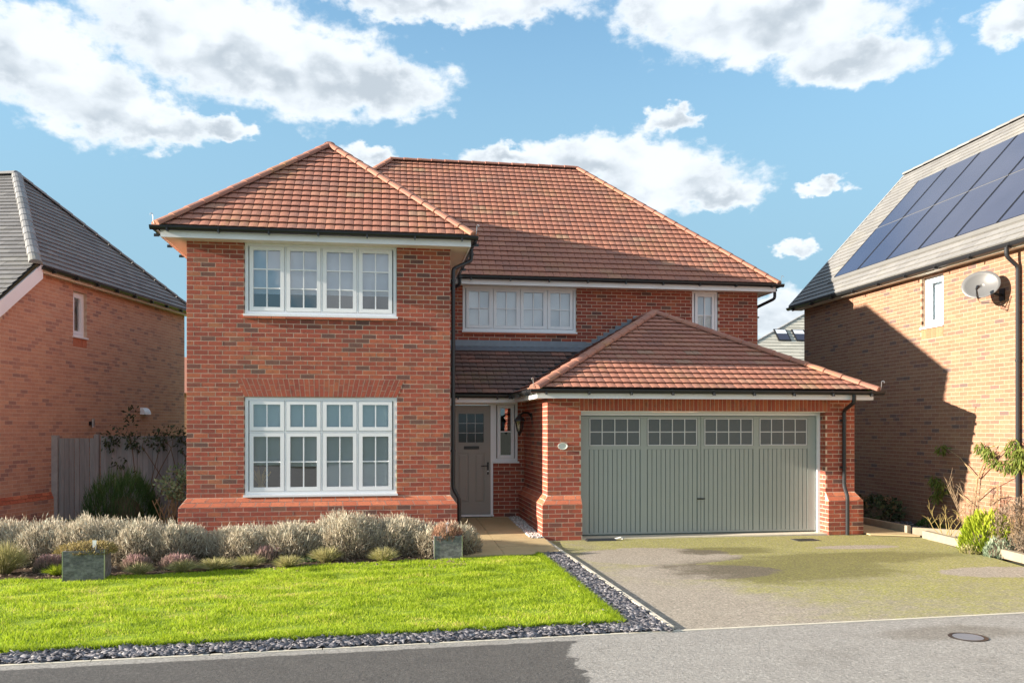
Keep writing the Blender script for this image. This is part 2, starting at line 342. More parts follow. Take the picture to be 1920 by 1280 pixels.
# ------------------------------------------------------------------ mesh helpers
class MB:
    def __init__(s): s.v = []; s.f = []; s.t = []
    def poly(s, pts, tone=.5):
        b = len(s.v); s.v += [tuple(p) for p in pts]; s.f.append(tuple(range(b, b + len(pts)))); s.t.append(tone); return s
    def hexa(s, p, tone=.5, skip=()):      # p: 4 bottom ccw + 4 top
        b = len(s.v); s.v += [tuple(q) for q in p]
        for i, f in enumerate(((0, 3, 2, 1), (4, 5, 6, 7), (0, 1, 5, 4), (1, 2, 6, 5), (2, 3, 7, 6), (3, 0, 4, 7))):
            if i not in skip: s.f.append(tuple(b + k for k in f)); s.t.append(tone)
        return s
    def box(s, a, b, tone=.5):
        x0, y0, z0 = a; x1, y1, z1 = b
        x0, x1 = min(x0, x1), max(x0, x1); y0, y1 = min(y0, y1), max(y0, y1); z0, z1 = min(z0, z1), max(z0, z1)
        return s.hexa([(x0, y0, z0), (x1, y0, z0), (x1, y1, z0), (x0, y1, z0), (x0, y0, z1), (x1, y0, z1), (x1, y1, z1), (x0, y1, z1)], tone)
    def tube(s, pts, r, seg=8, tone=.5, caps=True):
        pts = [Vector(p) for p in pts]; rs = r if isinstance(r, (list, tuple)) else [r] * len(pts)
        rings = []; up = None
        for i, p in enumerate(pts):
            d = (pts[min(i + 1, len(pts) - 1)] - pts[max(i - 1, 0)]).normalized()
            if up is None or abs(up.dot(d)) > .95: up = Vector((0, 0, 1)) if abs(d.z) < .9 else Vector((0, 1, 0))
            a = d.cross(up).normalized(); bb = a.cross(d).normalized(); up = bb
            b0 = len(s.v)
            for k in range(seg):
                th = 2 * math.pi * k / seg; s.v.append(tuple(p + (a * math.cos(th) + bb * math.sin(th)) * rs[i]))
            rings.append(b0)
        for i in range(len(rings) - 1):
            for k in range(seg):
                k2 = (k + 1) % seg
                s.f.append((rings[i] + k, rings[i] + k2, rings[i + 1] + k2, rings[i + 1] + k)); s.t.append(tone)
        if caps:
            s.f.append(tuple(rings[0] + k for k in range(seg))[::-1]); s.f.append(tuple(rings[-1] + k for k in range(seg))); s.t += [tone, tone]
        return s
    def sweep(s, prof, p0, p1, side, tone=.5):   # prof: (a along side, z)
        p0, p1, side = Vector(p0), Vector(p1), Vector(side); n = len(prof); b = len(s.v)
        for p in (p0, p1):
            for (a, z) in prof: s.v.append(tuple(p + side * a + Vector((0, 0, z))))
        for k in range(n):
            k2 = (k + 1) % n; s.f.append((b + k, b + k2, b + n + k2, b + n + k)); s.t.append(tone)
        s.f.append(tuple(range(b, b + n))[::-1]); s.f.append(tuple(range(b + n, b + 2 * n))); s.t += [tone, tone]
        return s
    def lathe(s, prof, c, seg=12, tone=.5):
        b = len(s.v); c = Vector(c)
        for (r, z) in prof:
            for k in range(seg):
                th = 2 * math.pi * (k + .5) / seg; s.v.append((c.x + r * math.cos(th), c.y + r * math.sin(th), c.z + z))
        for i in range(len(prof) - 1):
            for k in range(seg):
                k2 = (k + 1) % seg; s.f.append((b + i * seg + k, b + i * seg + k2, b + (i + 1) * seg + k2, b + (i + 1) * seg + k)); s.t.append(tone)
        s.f.append(tuple(b + k for k in range(seg))[::-1]); s.f.append(tuple(b + (len(prof) - 1) * seg + k for k in range(seg))); s.t += [tone, tone]
        return s
    def mesh(s, name):
        me = bpy.data.meshes.new(name); me.from_pydata(s.v, [], s.f)
        at = me.attributes.new('tone', 'FLOAT', 'FACE'); at.data.foreach_set('value', np.array(s.t, dtype=np.float32)); me.update(); return me
ROOT = {}
def place(o, parent):
    if parent is not None:
        o.parent = parent
        if parent.name in ROOT: o.matrix_parent_inverse = Matrix.Translation(-ROOT[parent.name])
def obj(name, mb, mat, parent=None, smooth=False, kind=None, label=None):
    me = mb.mesh(name) if isinstance(mb, MB) else mb
    if mat and not me.materials: me.materials.append(M[mat])
    if smooth: me.polygons.foreach_set('use_smooth', [True] * len(me.polygons))
    o = bpy.data.objects.new(name, me); col.objects.link(o); place(o, parent)
    if kind: o['kind'] = kind
    if label: o['label'] = label
    return o
def tag(o, label, cat, group=None):
    o['label'] = label; o['category'] = cat
    if group: o['group'] = group
    return o
def thing(name, loc, label, cat, group=None):
    o = bpy.data.objects.new(name, None); col.objects.link(o); o.location = loc; o.empty_display_size = .2
    ROOT[o.name] = Vector(loc); return tag(o, label, cat, group)
def struct(name, mb, mat, parent=None):
    return obj(name, mb, mat, parent, kind='structure')
def np_mesh(name, V, F, tones, mat, parent=None, kind=None, smooth=False):     # F: (n,3) or (n,4) array
    me = bpy.data.meshes.new(name); n = len(F); k = F.shape[1]
    me.vertices.add(len(V)); me.vertices.foreach_set('co', np.asarray(V, np.float32).ravel())
    me.loops.add(n * k); me.loops.foreach_set('vertex_index', F.astype(np.int32).ravel())
    me.polygons.add(n); me.polygons.foreach_set('loop_start', np.arange(n, dtype=np.int32) * k)
    try: me.polygons.foreach_set('loop_total', np.full(n, k, np.int32))
    except Exception: pass
    at = me.attributes.new('tone', 'FLOAT', 'FACE'); at.data.foreach_set('value', np.asarray(tones, np.float32))
    me.update(calc_edges=True); me.validate()
    return obj(name, me, mat, parent, smooth, kind)

# ---- pieces: the 300 that show largest are objects of their own, the rest one part
class Pieces:
    def __init__(s, name, rest, mat, nvar=24): s.name, s.rest, s.mat, s.nvar, s.items, s.loose, s.var = name, rest, mat, nvar, [], MB(), {}
    def add(s, shape, mtx, tone, parent, normal):          # shape: key of a full piece
        p = mtx.translation; d = CAM - p; L = d.length
        s.items.append((max(0, normal.dot(d) / L) / L ** 2, shape, mtx, tone, parent))
    def finish(s, shapes, root, limit=300):
        s.items.sort(key=lambda i: -i[0])
        for i, (w, sh, mtx, tn, par) in enumerate(s.items):
            if i < limit and w > 0:
                k = (sh, min(s.nvar - 1, int(tn * s.nvar)))
                if k not in s.var:
                    mb = MB(); sv, sf = shapes[sh]; mb.v = list(sv); mb.f = list(sf); mb.t = [(k[1] + .5) / s.nvar] * len(sf)
                    me = mb.mesh(s.name); me.materials.append(M[s.mat]); s.var[k] = me
                o = bpy.data.objects.new(s.name, s.var[k]); col.objects.link(o); o.parent = par; o.matrix_basis = mtx
            else:
                sv, sf = shapes[sh]; b = len(s.loose.v)
                s.loose.v += [tuple(mtx @ Vector(v)) for v in sv]; s.loose.f += [tuple(b + k for k in f) for f in sf]; s.loose.t += [tn] * len(sf)
        if s.loose.f: obj(s.rest, s.loose, s.mat, root, kind='stuff')
def brick_shape(w):
    h, d0, d1 = .0325, -.0025, .045; a = w / 2; e = .0015
    v = [(-a, d0 + e, -h), (a, d0 + e, -h), (a, d1, -h), (-a, d1, -h), (-a, d0 + e, h), (a, d0 + e, h), (a, d1, h), (-a, d1, h),
         (-a + e, d0, -h + e), (a - e, d0, -h + e), (a - e, d0, h - e), (-a + e, d0, h - e)]
    f = [(8, 9, 10, 11), (0, 1, 9, 8), (1, 5, 10, 9), (5, 4, 11, 10), (4, 0, 8, 11), (0, 3, 2, 1), (4, 5, 6, 7), (1, 2, 6, 5), (3, 0, 4, 7)]
    return v, f
BSH = {'s': brick_shape(.215), 'h': brick_shape(.1025)}

class Frame:                                    # a vertical plane: u along, n outwards, z up
    def __init__(s, O, U, N): s.O, s.U, s.N = Vector((*O, 0)), Vector((*U, 0)), Vector((*N, 0))
    def p(s, u, n, z): return s.O + s.U * u + s.N * n + Vector((0, 0, z))
    def box(s, mb, u0, u1, n0, n1, z0, z1, tone=.5):
        c = [s.p(u0, n1, z0), s.p(u1, n1, z0), s.p(u1, n0, z0), s.p(u0, n0, z0), s.p(u0, n1, z1), s.p(u1, n1, z1), s.p(u1, n0, z1), s.p(u0, n0, z1)]
        return mb.hexa(c, tone)
    def mtx(s, u, n, z):
        m = Matrix.Identity(4); p = s.p(u, n, z)
        for i in range(3): m[i][0] = s.U[i]; m[i][1] = -s.N[i]; m[i][2] = (0, 0, 1)[i]; m[i][3] = p[i]
        return m
def lay_bricks(fr, P, parent, u0, u1, z0, z1, holes=(), off=0.0, lo=None, hi=None, dark=.0):
    k0, k1 = round(z0 / .075), round(z1 / .075)
    for k in range(k0, k1):
        zc = k * .075 + .0375
        a0 = u0 if lo is None else max(u0, lo(zc)); a1 = u1 if hi is None else min(u1, hi(zc))
        iv = [(a0, a1)]
        for (ha, hb, hz0, hz1) in holes:
            if callable(ha): ha_, hb_ = ha(zc), hb(zc)
            else: ha_, hb_ = ha, hb
            if hz0 < zc < hz1:
                nv = []
                for (a, b) in iv:
                    if hb_ <= a or ha_ >= b: nv.append((a, b))
                    else:
                        if ha_ > a: nv.append((a, ha_))
                        if hb_ < b: nv.append((hb_, b))
                iv = nv
        for (a, b) in iv:
            i = math.floor((a - off) / .225) - 1
            while True:
                s = off + i * .225 + (.1125 if k % 2 else 0); e = s + .215; i += 1
                if s >= b - .001: break
                s2, e2 = max(s, a), min(e, b)
                if e2 - s2 < .03: continue
                tn = min(.99, max(.01, random.gauss(.47, .23)))
                if dark and random.random() < dark: tn = random.random() * .2
                n = random.uniform(-.001, .001); zz = zc + random.uniform(-.0015, .0015); uc = (s2 + e2) / 2
                if e2 - s2 > .214: P.add('s', fr.mtx(uc, n, zz), tn, parent, fr.N)
                else:
                    m = fr.mtx(uc, n, zz); sv, sf = brick_shape(e2 - s2); bb = len(P.loose.v)
                    P.loose.v += [tuple(m @ Vector(v)) for v in sv]; P.loose.f += [tuple(bb + q for q in f) for f in sf]; P.loose.t += [tn] * len(sf)
def wall_sheet(fr, u0, u1, z0, z1, holes=(), th=.10, n=0.0):      # mortar backing with real openings
    mb = MB(); us = sorted({u0, u1, *[x for h in holes for x in h[:2] if u0 < x < u1]}); zs = sorted({z0, z1, *[x for h in holes for x in h[2:] if z0 < x < z1]})
    for i in range(len(us) - 1):
        for j in range(len(zs) - 1):
            uc, zc = (us[i] + us[i + 1]) / 2, (zs[j] + zs[j + 1]) / 2
            if any(h[0] < uc < h[1] and h[2] < zc < h[3] for h in holes): continue
            fr.box(mb, us[i], us[i + 1], n - th, n, zs[j], zs[j + 1])
    return mb

# ---- roof tiles
def red_tile():
    w, L = .300, .27; xs = []
    for h0 in (-.15, .0):
        xs += [(h0 + .002, -.006), (h0 + .008, .0), (h0 + .04, .003), (h0 + .075, .0045), (h0 + .110, .003), (h0 + .142, .0), (h0 + .148, -.006)]
    v = []; f = []
    for (x, n) in xs: v.append((x, 0, .043 + n))
    for (x, n) in xs: v.append((x, L, .004 + n))
    for (x, n) in xs: v.append((x, .003, .029 + n * .5))
    k = len(xs)
    for i in range(k - 1):
        f.append((i, i + 1, k + i + 1, k + i)); f.append((2 * k + i, 2 * k + i + 1, i + 1, i))
    f.append((0, k, 2 * k)); f.append((k - 1, 3 * k - 1, 2 * k - 1))
    return v, f
def flat_tile(w=.33, L=.26, t=.036):
    a = w / 2 - .0025
    v = [(-a, 0, .006), (a, 0, .006), (a, L, -.012), (-a, L, -.012), (-a, 0, t), (a, 0, t), (a, L, .002), (-a, L, .002)]
    return v, [(4, 5, 6, 7), (0, 1, 5, 4), (1, 2, 6, 5), (3, 0, 4, 7)]
def clip(poly, a, b):                                # keep left of a->b in xy
    def side(p): return (b[0] - a[0]) * (p[1] - a[1]) - (b[1] - a[1]) * (p[0] - a[0])
    out = []
    for i in range(len(poly)):
        p, q = poly[i], poly[(i + 1) % len(poly)]; sp, sq = side(p), side(q)
        if sp >= 0: out.append(p)
        if sp * sq < 0:
            t = sp / (sp - sq); out.append(tuple(p[j] + (q[j] - p[j]) * t for j in range(3)))
    return out
def lay_tiles(P, shape, shp, parent, O, U, V, pg, width, gauge, patch=None):
    O, U, V = Vector(O), Vector(U).normalized(), Vector(V).normalized(); N = U.cross(V)
    m0 = Matrix.Identity(4)
    for i in range(3): m0[i][0] = U[i]; m0[i][1] = V[i]; m0[i][2] = N[i]
    if sum((pg[i][0] * pg[(i + 1) % len(pg)][1] - pg[(i + 1) % len(pg)][0] * pg[i][1]) for i in range(len(pg))) < 0: pg = pg[::-1]
    E_ = [(pg[i], pg[(i + 1) % len(pg)]) for i in range(len(pg))]
    inside = lambda x, y: all((b[0] - a[0]) * (y - a[1]) - (b[1] - a[1]) * (x - a[0]) >= -1e-6 for a, b in E_)
    ux = [p[0] for p in pg]; vy = [p[1] for p in pg]; k = 0; v = min(vy)
    L = max(p[1] for p in shp[0])
    while v < max(vy):
        nrow = int((max(ux) - min(ux)) / width) + 3
        for i in range(-1, nrow):
            uc = min(ux) + i * width + (width / 2 if k % 2 else 0)
            tn = min(1, max(.14, random.gauss(.52, .19)))
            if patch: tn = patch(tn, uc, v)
            c = [(uc - width / 2, v), (uc + width / 2, v), (uc + width / 2, v + L), (uc - width / 2, v + L)]
            fl = [inside(*q) for q in c]
            c_low = [(uc - width / 2, v), (uc + width / 2, v), (uc + width / 2, v + gauge), (uc - width / 2, v + gauge)]
            p = O + U * uc + V * v
            m = m0.copy(); m.translation = p
            r = Matrix.Rotation(random.gauss(0, .004), 4, 'Z') @ Matrix.Rotation(random.gauss(0, .006), 4, 'X'); m = m @ r
            if all(fl): P.add(shape, m, tn, parent, N)
            elif any(inside(*q) for q in c_low) or inside(uc, v + gauge / 2) or any(abs(a[1]-v) < .3 for a, b in E_):
                for f in shp[1]:
                    poly = [(shp[0][q][0] + uc, shp[0][q][1] + v, shp[0][q][2]) for q in f]
                    for a, b in E_:
                        if poly: poly = clip(poly, a, b)
                    if len(poly) > 2: P.loose.poly([O + U * q[0] + V * q[1] + N * q[2] for q in poly], tn)
        v += gauge; k += 1
def hip_line(parent, p0, p1, mat, r=.105, step=.33, name='hip_tile', lift=.015):
    p0, p1 = Vector(p0), Vector(p1); d = p1 - p0; n = max(1, round(d.length / step)); d.normalize()
    a = d.cross(Vector((0, 0, 1))).normalized(); up = a.cross(d).normalized(); st = (p1 - p0).length / n
    for i in range(n):
        s = p0 + d * (st * i - .02); e = p0 + d * (st * (i + 1) + .012); mb = MB(); tn = random.random()
        q = []
        for (pt, rr) in ((s, r), (s + d * .012, r + .008), (e, r - .01)):
            for k in range(9):
                th = math.pi * (-.06 + 1.12 * k / 8); q.append(pt + a * math.cos(th) * rr + up * (math.sin(th) * rr * .62 + lift - .01))
        mb.v = [tuple(x) for x in q]
        for j in range(2):
            for k in range(8): mb.f.append((j * 9 + k + 1, j * 9 + k, (j + 1) * 9 + k, (j + 1) * 9 + k + 1)); mb.t.append(tn)
        mb.f.append(tuple(range(9))); mb.t.append(tn)
        obj(name, mb, mat, parent, smooth=False)

HALF = [(.058 * math.cos(math.pi + math.pi * k / 8), .058 * math.sin(math.pi + math.pi * k / 8)) for k in range(9)] + [(.063, .0), (.063, .008), (-.063, .008), (-.063, 0)]
def gutter(root, p0, p1, side, mat='black_plastic', step=.85, ends=True):
    g = obj('gutter', MB().sweep(HALF, p0, p1, side), mat, root)
    p0, p1 = Vector(p0), Vector(p1); L = (p1 - p0).length; n = max(1, int(L / step)); d = (p1 - p0) / L; s = Vector(side)
    for i in range(n + 1):
        c = p0 + d * min(L - .03, max(.03, L * (i + .35) / (n + .7))); mb = MB()
        prof = [(.066 * math.cos(math.pi + math.pi * k / 8), .066 * math.sin(math.pi + math.pi * k / 8)) for k in range(9)] + [(.069, .012), (-.069, .012)]
        mb.sweep(prof, c - d * .014, c + d * .014, s); mb.sweep([(-.09, -.085), (-.01, -.085), (-.01, -.04), (-.09, -.04)], c - d * .012, c + d * .012, s)
        obj('bracket', mb, mat, g)
    return g
def hip_iron(root, p, d, mat='steel'):
    p = Vector(p); d = Vector(d).normalized(); pts = [p, p + d * .05, p + d * .06 + Vector((0, 0, .06)), p + d * .065 + Vector((0, 0, .12))]
    for k in range(7): th = math.pi * (1 - k / 5); pts.append(p + d * (.065 + .022 + .022 * math.cos(th)) + Vector((0, 0, .13 + .022 * math.sin(th))))
    obj('hip_iron', MB().tube(pts, .006, 5), mat, root)

# ---- windows: frame, sashes, glazing bars, panes, blind, sill are all pieces of the window
def window(root, fr, u0, u1, z0, z1, ncol, rows, bars, blind=None, blind_mat='blind', rec=.05, sill=True, interior=True, name='window', glass='glass', frame_mat='white_upvc', fw=.055, label=None, blinds=None):
    """rows: list of (height fraction), top first; bars: list of (cols, rows) per row"""
    W = MB(); n0, n1 = -rec - .06, -rec
    fr.box(W, u0, u1, n0, n1, z1 - fw, z1); fr.box(W, u0, u1, n0, n1, z0, z0 + fw); fr.box(W, u0, u0 + fw, n0, n1, z0 + fw, z1 - fw); fr.box(W, u1 - fw, u1, n0, n1, z0 + fw, z1 - fw)
    w = obj(name, W, frame_mat, root, label=label)
    cw = (u1 - u0 - 2 * fw) / ncol; H = z1 - z0 - 2 * fw; zt = z1 - fw; mw = .028
    for i in range(1, ncol): obj('mullion', fr.box(MB(), u0 + fw + i * cw - mw / 2, u0 + fw + i * cw + mw / 2, n0, n1 - .004, z0 + fw, z1 - fw), frame_mat, w)
    for j, hf in enumerate(rows):
        zb = zt - H * hf
        if j: 
            for i in range(ncol): obj('transom', fr.box(MB(), u0 + fw + i * cw + mw / 2, u0 + fw + (i + 1) * cw - mw / 2, n0, n1 - .006, zt - mw / 2, zt + mw / 2), frame_mat, w)
        for i in range(ncol):
            a, b = u0 + fw + i * cw + mw / 2 + .004, u0 + fw + (i + 1) * cw - mw / 2 - .004
            c, d = zb + (mw / 2 if j < len(rows) - 1 else 0) + .004, zt - (mw / 2 if j else 0) - .004; sw = .062; S = MB()
            sn0, sn1 = n0 + .01, n1 + .014
            fr.box(S, a, b, sn0, sn1, d - sw, d); fr.box(S, a, b, sn0, sn1, c, c + sw); fr.box(S, a, a + sw, sn0, sn1, c + sw, d - sw); fr.box(S, b - sw, b, sn0, sn1, c + sw, d - sw)
            obj('sash', S, frame_mat, w)
            ga, gb, gc, gd = a + sw, b - sw, c + sw, d - sw; nc, nr = bars[j]; bw = .02
            G = MB(); gn0, gn1 = n1 - .03, n1 + .006
            for k in range(1, nc): fr.box(G, ga + (gb - ga) * k / nc - bw / 2, ga + (gb - ga) * k / nc + bw / 2, gn0, gn1, gc, gd)
            for k in range(1, nr):
                for q in range(nc):
                    x0 = ga + (gb - ga) * q / nc + (bw / 2 if q else 0); x1 = ga + (gb - ga) * (q + 1) / nc - (bw / 2 if q < nc - 1 else 0)
                    fr.box(G, x0, x1, gn0, gn1 - .002, gc + (gd - gc) * k / nr - bw / 2, gc + (gd - gc) * k / nr + bw / 2)
            if G.f: obj('glazing_bar', G, frame_mat, w)
            for p in range(nc):
                for q in range(nr):
                    pu0, pu1 = ga + (gb - ga) * p / nc, ga + (gb - ga) * (p + 1) / nc; pz0, pz1 = gc + (gd - gc) * q / nr, gc + (gd - gc) * (q + 1) / nr
                    th = random.gauss(0, .0016)
                    P_ = MB(); P_.poly([fr.p(pu0, gn0 + .006 + th, pz0), fr.p(pu1, gn0 + .006 - th, pz0), fr.p(pu1, gn0 + .006 - th, pz1), fr.p(pu0, gn0 + .006 + th, pz1)])
                    obj('pane', P_, glass, w)
        zt = zb
    if blind is not None:
        for i in range(ncol):
            bl = blinds[i] if blinds else blind
            a, b = u0 + fw + i * cw + .01, u0 + fw + (i + 1) * cw - .01
            obj('blind', fr.box(MB(), a, b, n0 - .05, n0 - .045, z0 + (z1 - z0) * bl, z1 - .02), blind_mat, w)
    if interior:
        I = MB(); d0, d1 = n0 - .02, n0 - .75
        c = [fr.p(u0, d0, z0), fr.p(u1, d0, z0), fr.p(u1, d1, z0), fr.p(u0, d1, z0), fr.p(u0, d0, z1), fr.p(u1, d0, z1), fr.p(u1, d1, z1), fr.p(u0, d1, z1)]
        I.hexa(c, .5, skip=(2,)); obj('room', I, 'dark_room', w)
    if sill: obj('sill', fr.box(MB(), u0 - .02, u1 + .02, -rec - .05, .035, z0 - .035, z0 - .002), frame_mat, w)
    return w

# ================================================================== THE SETTING
def sheet(pts, z=0.0):
    mb = MB(); mb.poly([(p[0], p[1], p[2] if len(p) > 2 else z) for p in pts]); return mb
edge = lambda x: -7.06 + .05 * x                       # line of the concrete edging along the footway
gr = struct('ground', sheet([(-900, -900), (900, -900), (900, 900), (-900, 900)], -.06), 'terrain')
fw_ = MB()
fw_.box((-40, -9.0, -.05), (40, -15.5, -.004)); 
struct('road', sheet([(-60, -30), (60, -30), (60, -8.9), (-60, -8.9)], -.05), 'tarmac')
struct('footway', sheet([(-40, -40 * .05 - 8.5), (40, 40 * .05 - 14.0), (40, edge(40)), (-40, edge(-40))], -.004), 'footway')
struct('driveway', sheet([(5.86, edge(5.86) + .05), (11.35, edge(11.35) + .05), (12.32, -1.0), (12.32, -.5), (5.86, -.33)], .0), 'driveway')
ek = struct('concrete_edging', sheet([(-12, edge(-12)), (-11.9, edge(-11.9)), (-11.9, edge(-11.9) + .05), (-12, edge(-12) + .05)], -.02), 'concrete')
for i in range(26):
    x0 = -12 + i * .915; x1 = x0 + .907; mb = MB()
    mb.hexa([(x0, edge(x0), -.05), (x1, edge(x1), -.05), (x1, edge(x1) + .048, -.05), (x0, edge(x0) + .048, -.05),
             (x0, edge(x0), .002), (x1, edge(x1), .002), (x1, edge(x1) + .042, .002), (x0, edge(x0) + .042, .002)])
    obj('edging_block', mb, 'concrete', ek)
for i in range(7):
    y0 = -6.70 + i * .915; mb = MB().box((5.80, y0, -.05), (5.848, min(y0 + .907, -.5), .03)); obj('edging_block', mb, 'concrete', ek)
bed = struct('flower_bed', sheet([(-9, -3.2), (-.6, -3.1), (.9, -2.85), (2.6, -2.45), (4.3, -2.15), (4.3, .0), (-.2, .0), (-.2, 4.1), (-9, 4.1)], .004), 'soil')
struct('lawn', sheet([(-12, edge(-12) + .38), (5.42, -6.38), (5.50, -1.95), (4.3, -2.1), (2.6, -2.4), (.9, -2.8), (-.6, -3.05), (-12, -3.3)], .012), 'lawn')
struct('slate_strip', sheet([(-12, edge(-12) + .05), (5.80, edge(5.8) + .05), (5.80, -.6), (5.40, -1.9), (5.40, -6.3), (-12, edge(-12) + .5)], -.004), 'soil')
struct('side_bed', sheet([(12.36, -1.0), (11.45, -6.6), (15, -6.6), (15, 6), (12.36, 6)], .006), 'soil')
struct('rear_garden', sheet([(-.0, 10.4), (12, 10.4), (12, 30), (-8, 30), (-8, 4.2), (-.0, 4.2)], -.02), 'lawn')
# front path of sandstone flags, falling gently from the door to the lawn
pathz = lambda y: .082 + .033 * y
path = struct('path', sheet([(4.28, -1.95, pathz(-1.95) - .03), (5.80, -1.95, pathz(-1.95) - .03), (5.80, 2.05, pathz(2.05) - .03), (4.28, 2.05, pathz(2.05) - .03)]), 'soil')
ys = [-1.95, -1.28, -.55, .32, 1.18, 2.05]
for i in range(5):
    for j, (xa, xb) in enumerate(((4.10, 4.93), (4.93, 5.58))):
        y0, y1 = ys[i] + .005, ys[i + 1] - .005; x0, x1 = xa + .004, xb - .004; d = random.uniform(0, .004); mb = MB()
        if j == 0 and y1 > -.1: x0 = 4.39 if y0 < .1 else 4.3
        if j == 1 and y1 < -.3: x1 = 5.79
        mb.hexa([(x0, y0, pathz(y0) - .05), (x1, y0, pathz(y0) - .05), (x1, y1, pathz(y1) - .05), (x0, y1, pathz(y1) - .05), (x0, y0, pathz(y0) - d), (x1, y0, pathz(y0) - d), (x1, y1, pathz(y1) - d), (x0, y1, pathz(y1) - d)], random.random())
        obj('flagstone', mb, 'paving', path)
spath = struct('side_path', sheet([(11.6, -.65), (12.33, -1.0), (12.33, 6), (11.5, 6), (11.5, -.4)], .008), 'soil')
for i in range(7):
    y0 = -.62 + i * .9; mb = MB(); xa = 11.60
    mb.hexa([(xa, y0, 0), (12.33, y0 - (.33 if i == 0 else 0), 0), (12.33, y0 + .892, 0), (xa, y0 + .892, 0), (xa, y0, .03), (12.33, y0 - (.33 if i == 0 else 0), .03), (12.33, y0 + .892, .03), (xa, y0 + .892, .03)], random.random())
    obj('flagstone', mb, 'paving', spath)

# ================================================================== THE HOUSE
W = 4.2723; GX0, GX1, GY = 5.8847, 11.4704, -.34; D = .107; MY = 3.6; PY = 2.05
house = thing('detached_house', (5.5, 2, 0), 'red brick detached house with hipped terracotta tiled roofs and sage green garage door', 'house')
B = Pieces('brick', 'brickwork', 'brick'); TL = Pieces('roof_tile', 'roof_tiling', 'tile_red')
F_bay = Frame((0, 0), (1, 0), (0, -1)); F_bayp = Frame((0, -D), (1, 0), (0, -1)); F_bayr = Frame((W, 0), (0, 1), (1, 0)); F_bayl = Frame((0, 10.2), (0, -1), (-1, 0))
F_main = Frame((0, MY), (1, 0), (0, -1)); F_door = Frame((0, PY), (1, 0), (0, -1))
F_gar = Frame((0, GY), (1, 0), (0, -1)); F_garp = Frame((0, GY - D), (1, 0), (0, -1))
F_garl = Frame((GX0, PY), (0, -1), (-1, 0)); F_garlp = Frame((GX0 - D, PY), (0, -1), (-1, 0))
F_garr = Frame((GX1, GY), (0, 1), (1, 0)); F_right = Frame((GX1, MY), (0, 1), (1, 0))
TOP = 4.95; GTOP = 2.4; OP0, OP1 = 6.4625, 10.915
win_l, win_u = (.9, 3.375, .75, 2.4), (.9, 3.375, 3.675, 4.95)
def wall(fr, u0, u1, z0, z1, holes=(), bholes=None, th=.1, bricks=True, off=0.0, mort='mortar', name='wall', zb=None, trim=(0, 0)):
    w = obj(name, wall_sheet(fr, u0 + trim[0], u1 - trim[1], z0, z1, holes, th), mort, house)
    if bricks: lay_bricks(fr, B, w, u0 + (.004 if trim[0] else 0), u1 - (.004 if trim[1] else 0), z0, z1 if zb is None else zb, holes if bholes is None else bholes, off, dark=.05)
    return w
arch = (lambda z: .9 - .13 * (z - 2.4) / .3, lambda z: 3.375 + .13 * (z - 2.4) / .3, 2.4, 2.7)
w_bay = wall(F_bay, 0, W, .75, TOP, [win_l, win_u], [win_l, win_u, arch])
w_bp = wall(F_bayp, -D, W + D, 0, .6, th=.207, off=-D)
wall(F_bayr, 0.0, 3.6, .75, TOP, trim=(.1, 0)); wall(F_bayl, .0, 10.2, .6, TOP, trim=(0, .1), off=.17); wall(Frame((W + D, -D), (0, 1), (1, 0)), .0, 2.1, 0, .6, trim=(.21, 0))
wall(Frame((-D, 10.2), (0, -1), (-1, 0)), 0, 10.2 + D, 0, .6, trim=(0, .21))
mw_ = (4.82, 7.30, 3.9, 4.96); sw_ = (9.93, 10.54, 3.9, 4.96)
w_main = wall(F_main, W, GX1, 2.4, TOP, [mw_, sw_], [mw_, sw_], off=W)
dr_ = (W, 5.275, 0, 2.4); sl_ = (5.275, 5.76, 1.2, 2.4)
w_door = wall(F_door, W, GX0, 0, GTOP, [dr_, sl_], off=W + .1)
w_gl = wall(F_garl, 0, PY - GY, .75, GTOP, off=.15, trim=(0, .1))
wall(F_garlp, 0, PY - GY + D, 0, .6, off=.032, trim=(0, .21))
gop = (OP0, OP1, 0, 2.175); gl_ = (OP0 - .02, OP1 + .09, 2.175, 2.4)
w_gf = wall(F_gar, GX0, GX1, .75, GTOP, [(OP0, OP1, 0, 2.175)], [gop, gl_], off=GX0)
wall(F_garp, GX0 - D, OP0, 0, .6, off=GX0 - D, th=.207); wall(F_garp, OP1, GX1 + D, 0, .6, off=OP1, th=.207)
wall(F_garr, .0, 4, .75, GTOP, trim=(.1, 0)); wall(Frame((GX1 + D, GY - D), (0, 1), (1, 0)), .0, 4, 0, .6, trim=(.21, 0))
wall(F_right, .0, 6.6, 2.4, TOP, trim=(.1, 0))
# reveals of the garage opening
for (x, s) in ((OP1, -1), (OP0, 1)):
    fr = Frame((x, GY + .25), (0, -1), (-1, 0)) if s < 0 else Frame((x, GY), (0, 1), (1, 0))
    if s < 0: wall(fr, 0, .25, .75, 2.175, th=.05, off=.035, trim=(0, .1)); wall(fr, 0, .25 + D, 0, .6, th=.05, off=.142, trim=(0, .21)); wall(fr, 0, .25, .6, .75, th=.05, off=.035, trim=(0, .1))
    else: wall(fr, 0, .25, .75, 2.175, th=.05, off=.0, trim=(.1, 0)); wall(fr, .0, .25, 0, .75, th=.05, trim=(.1, 0))
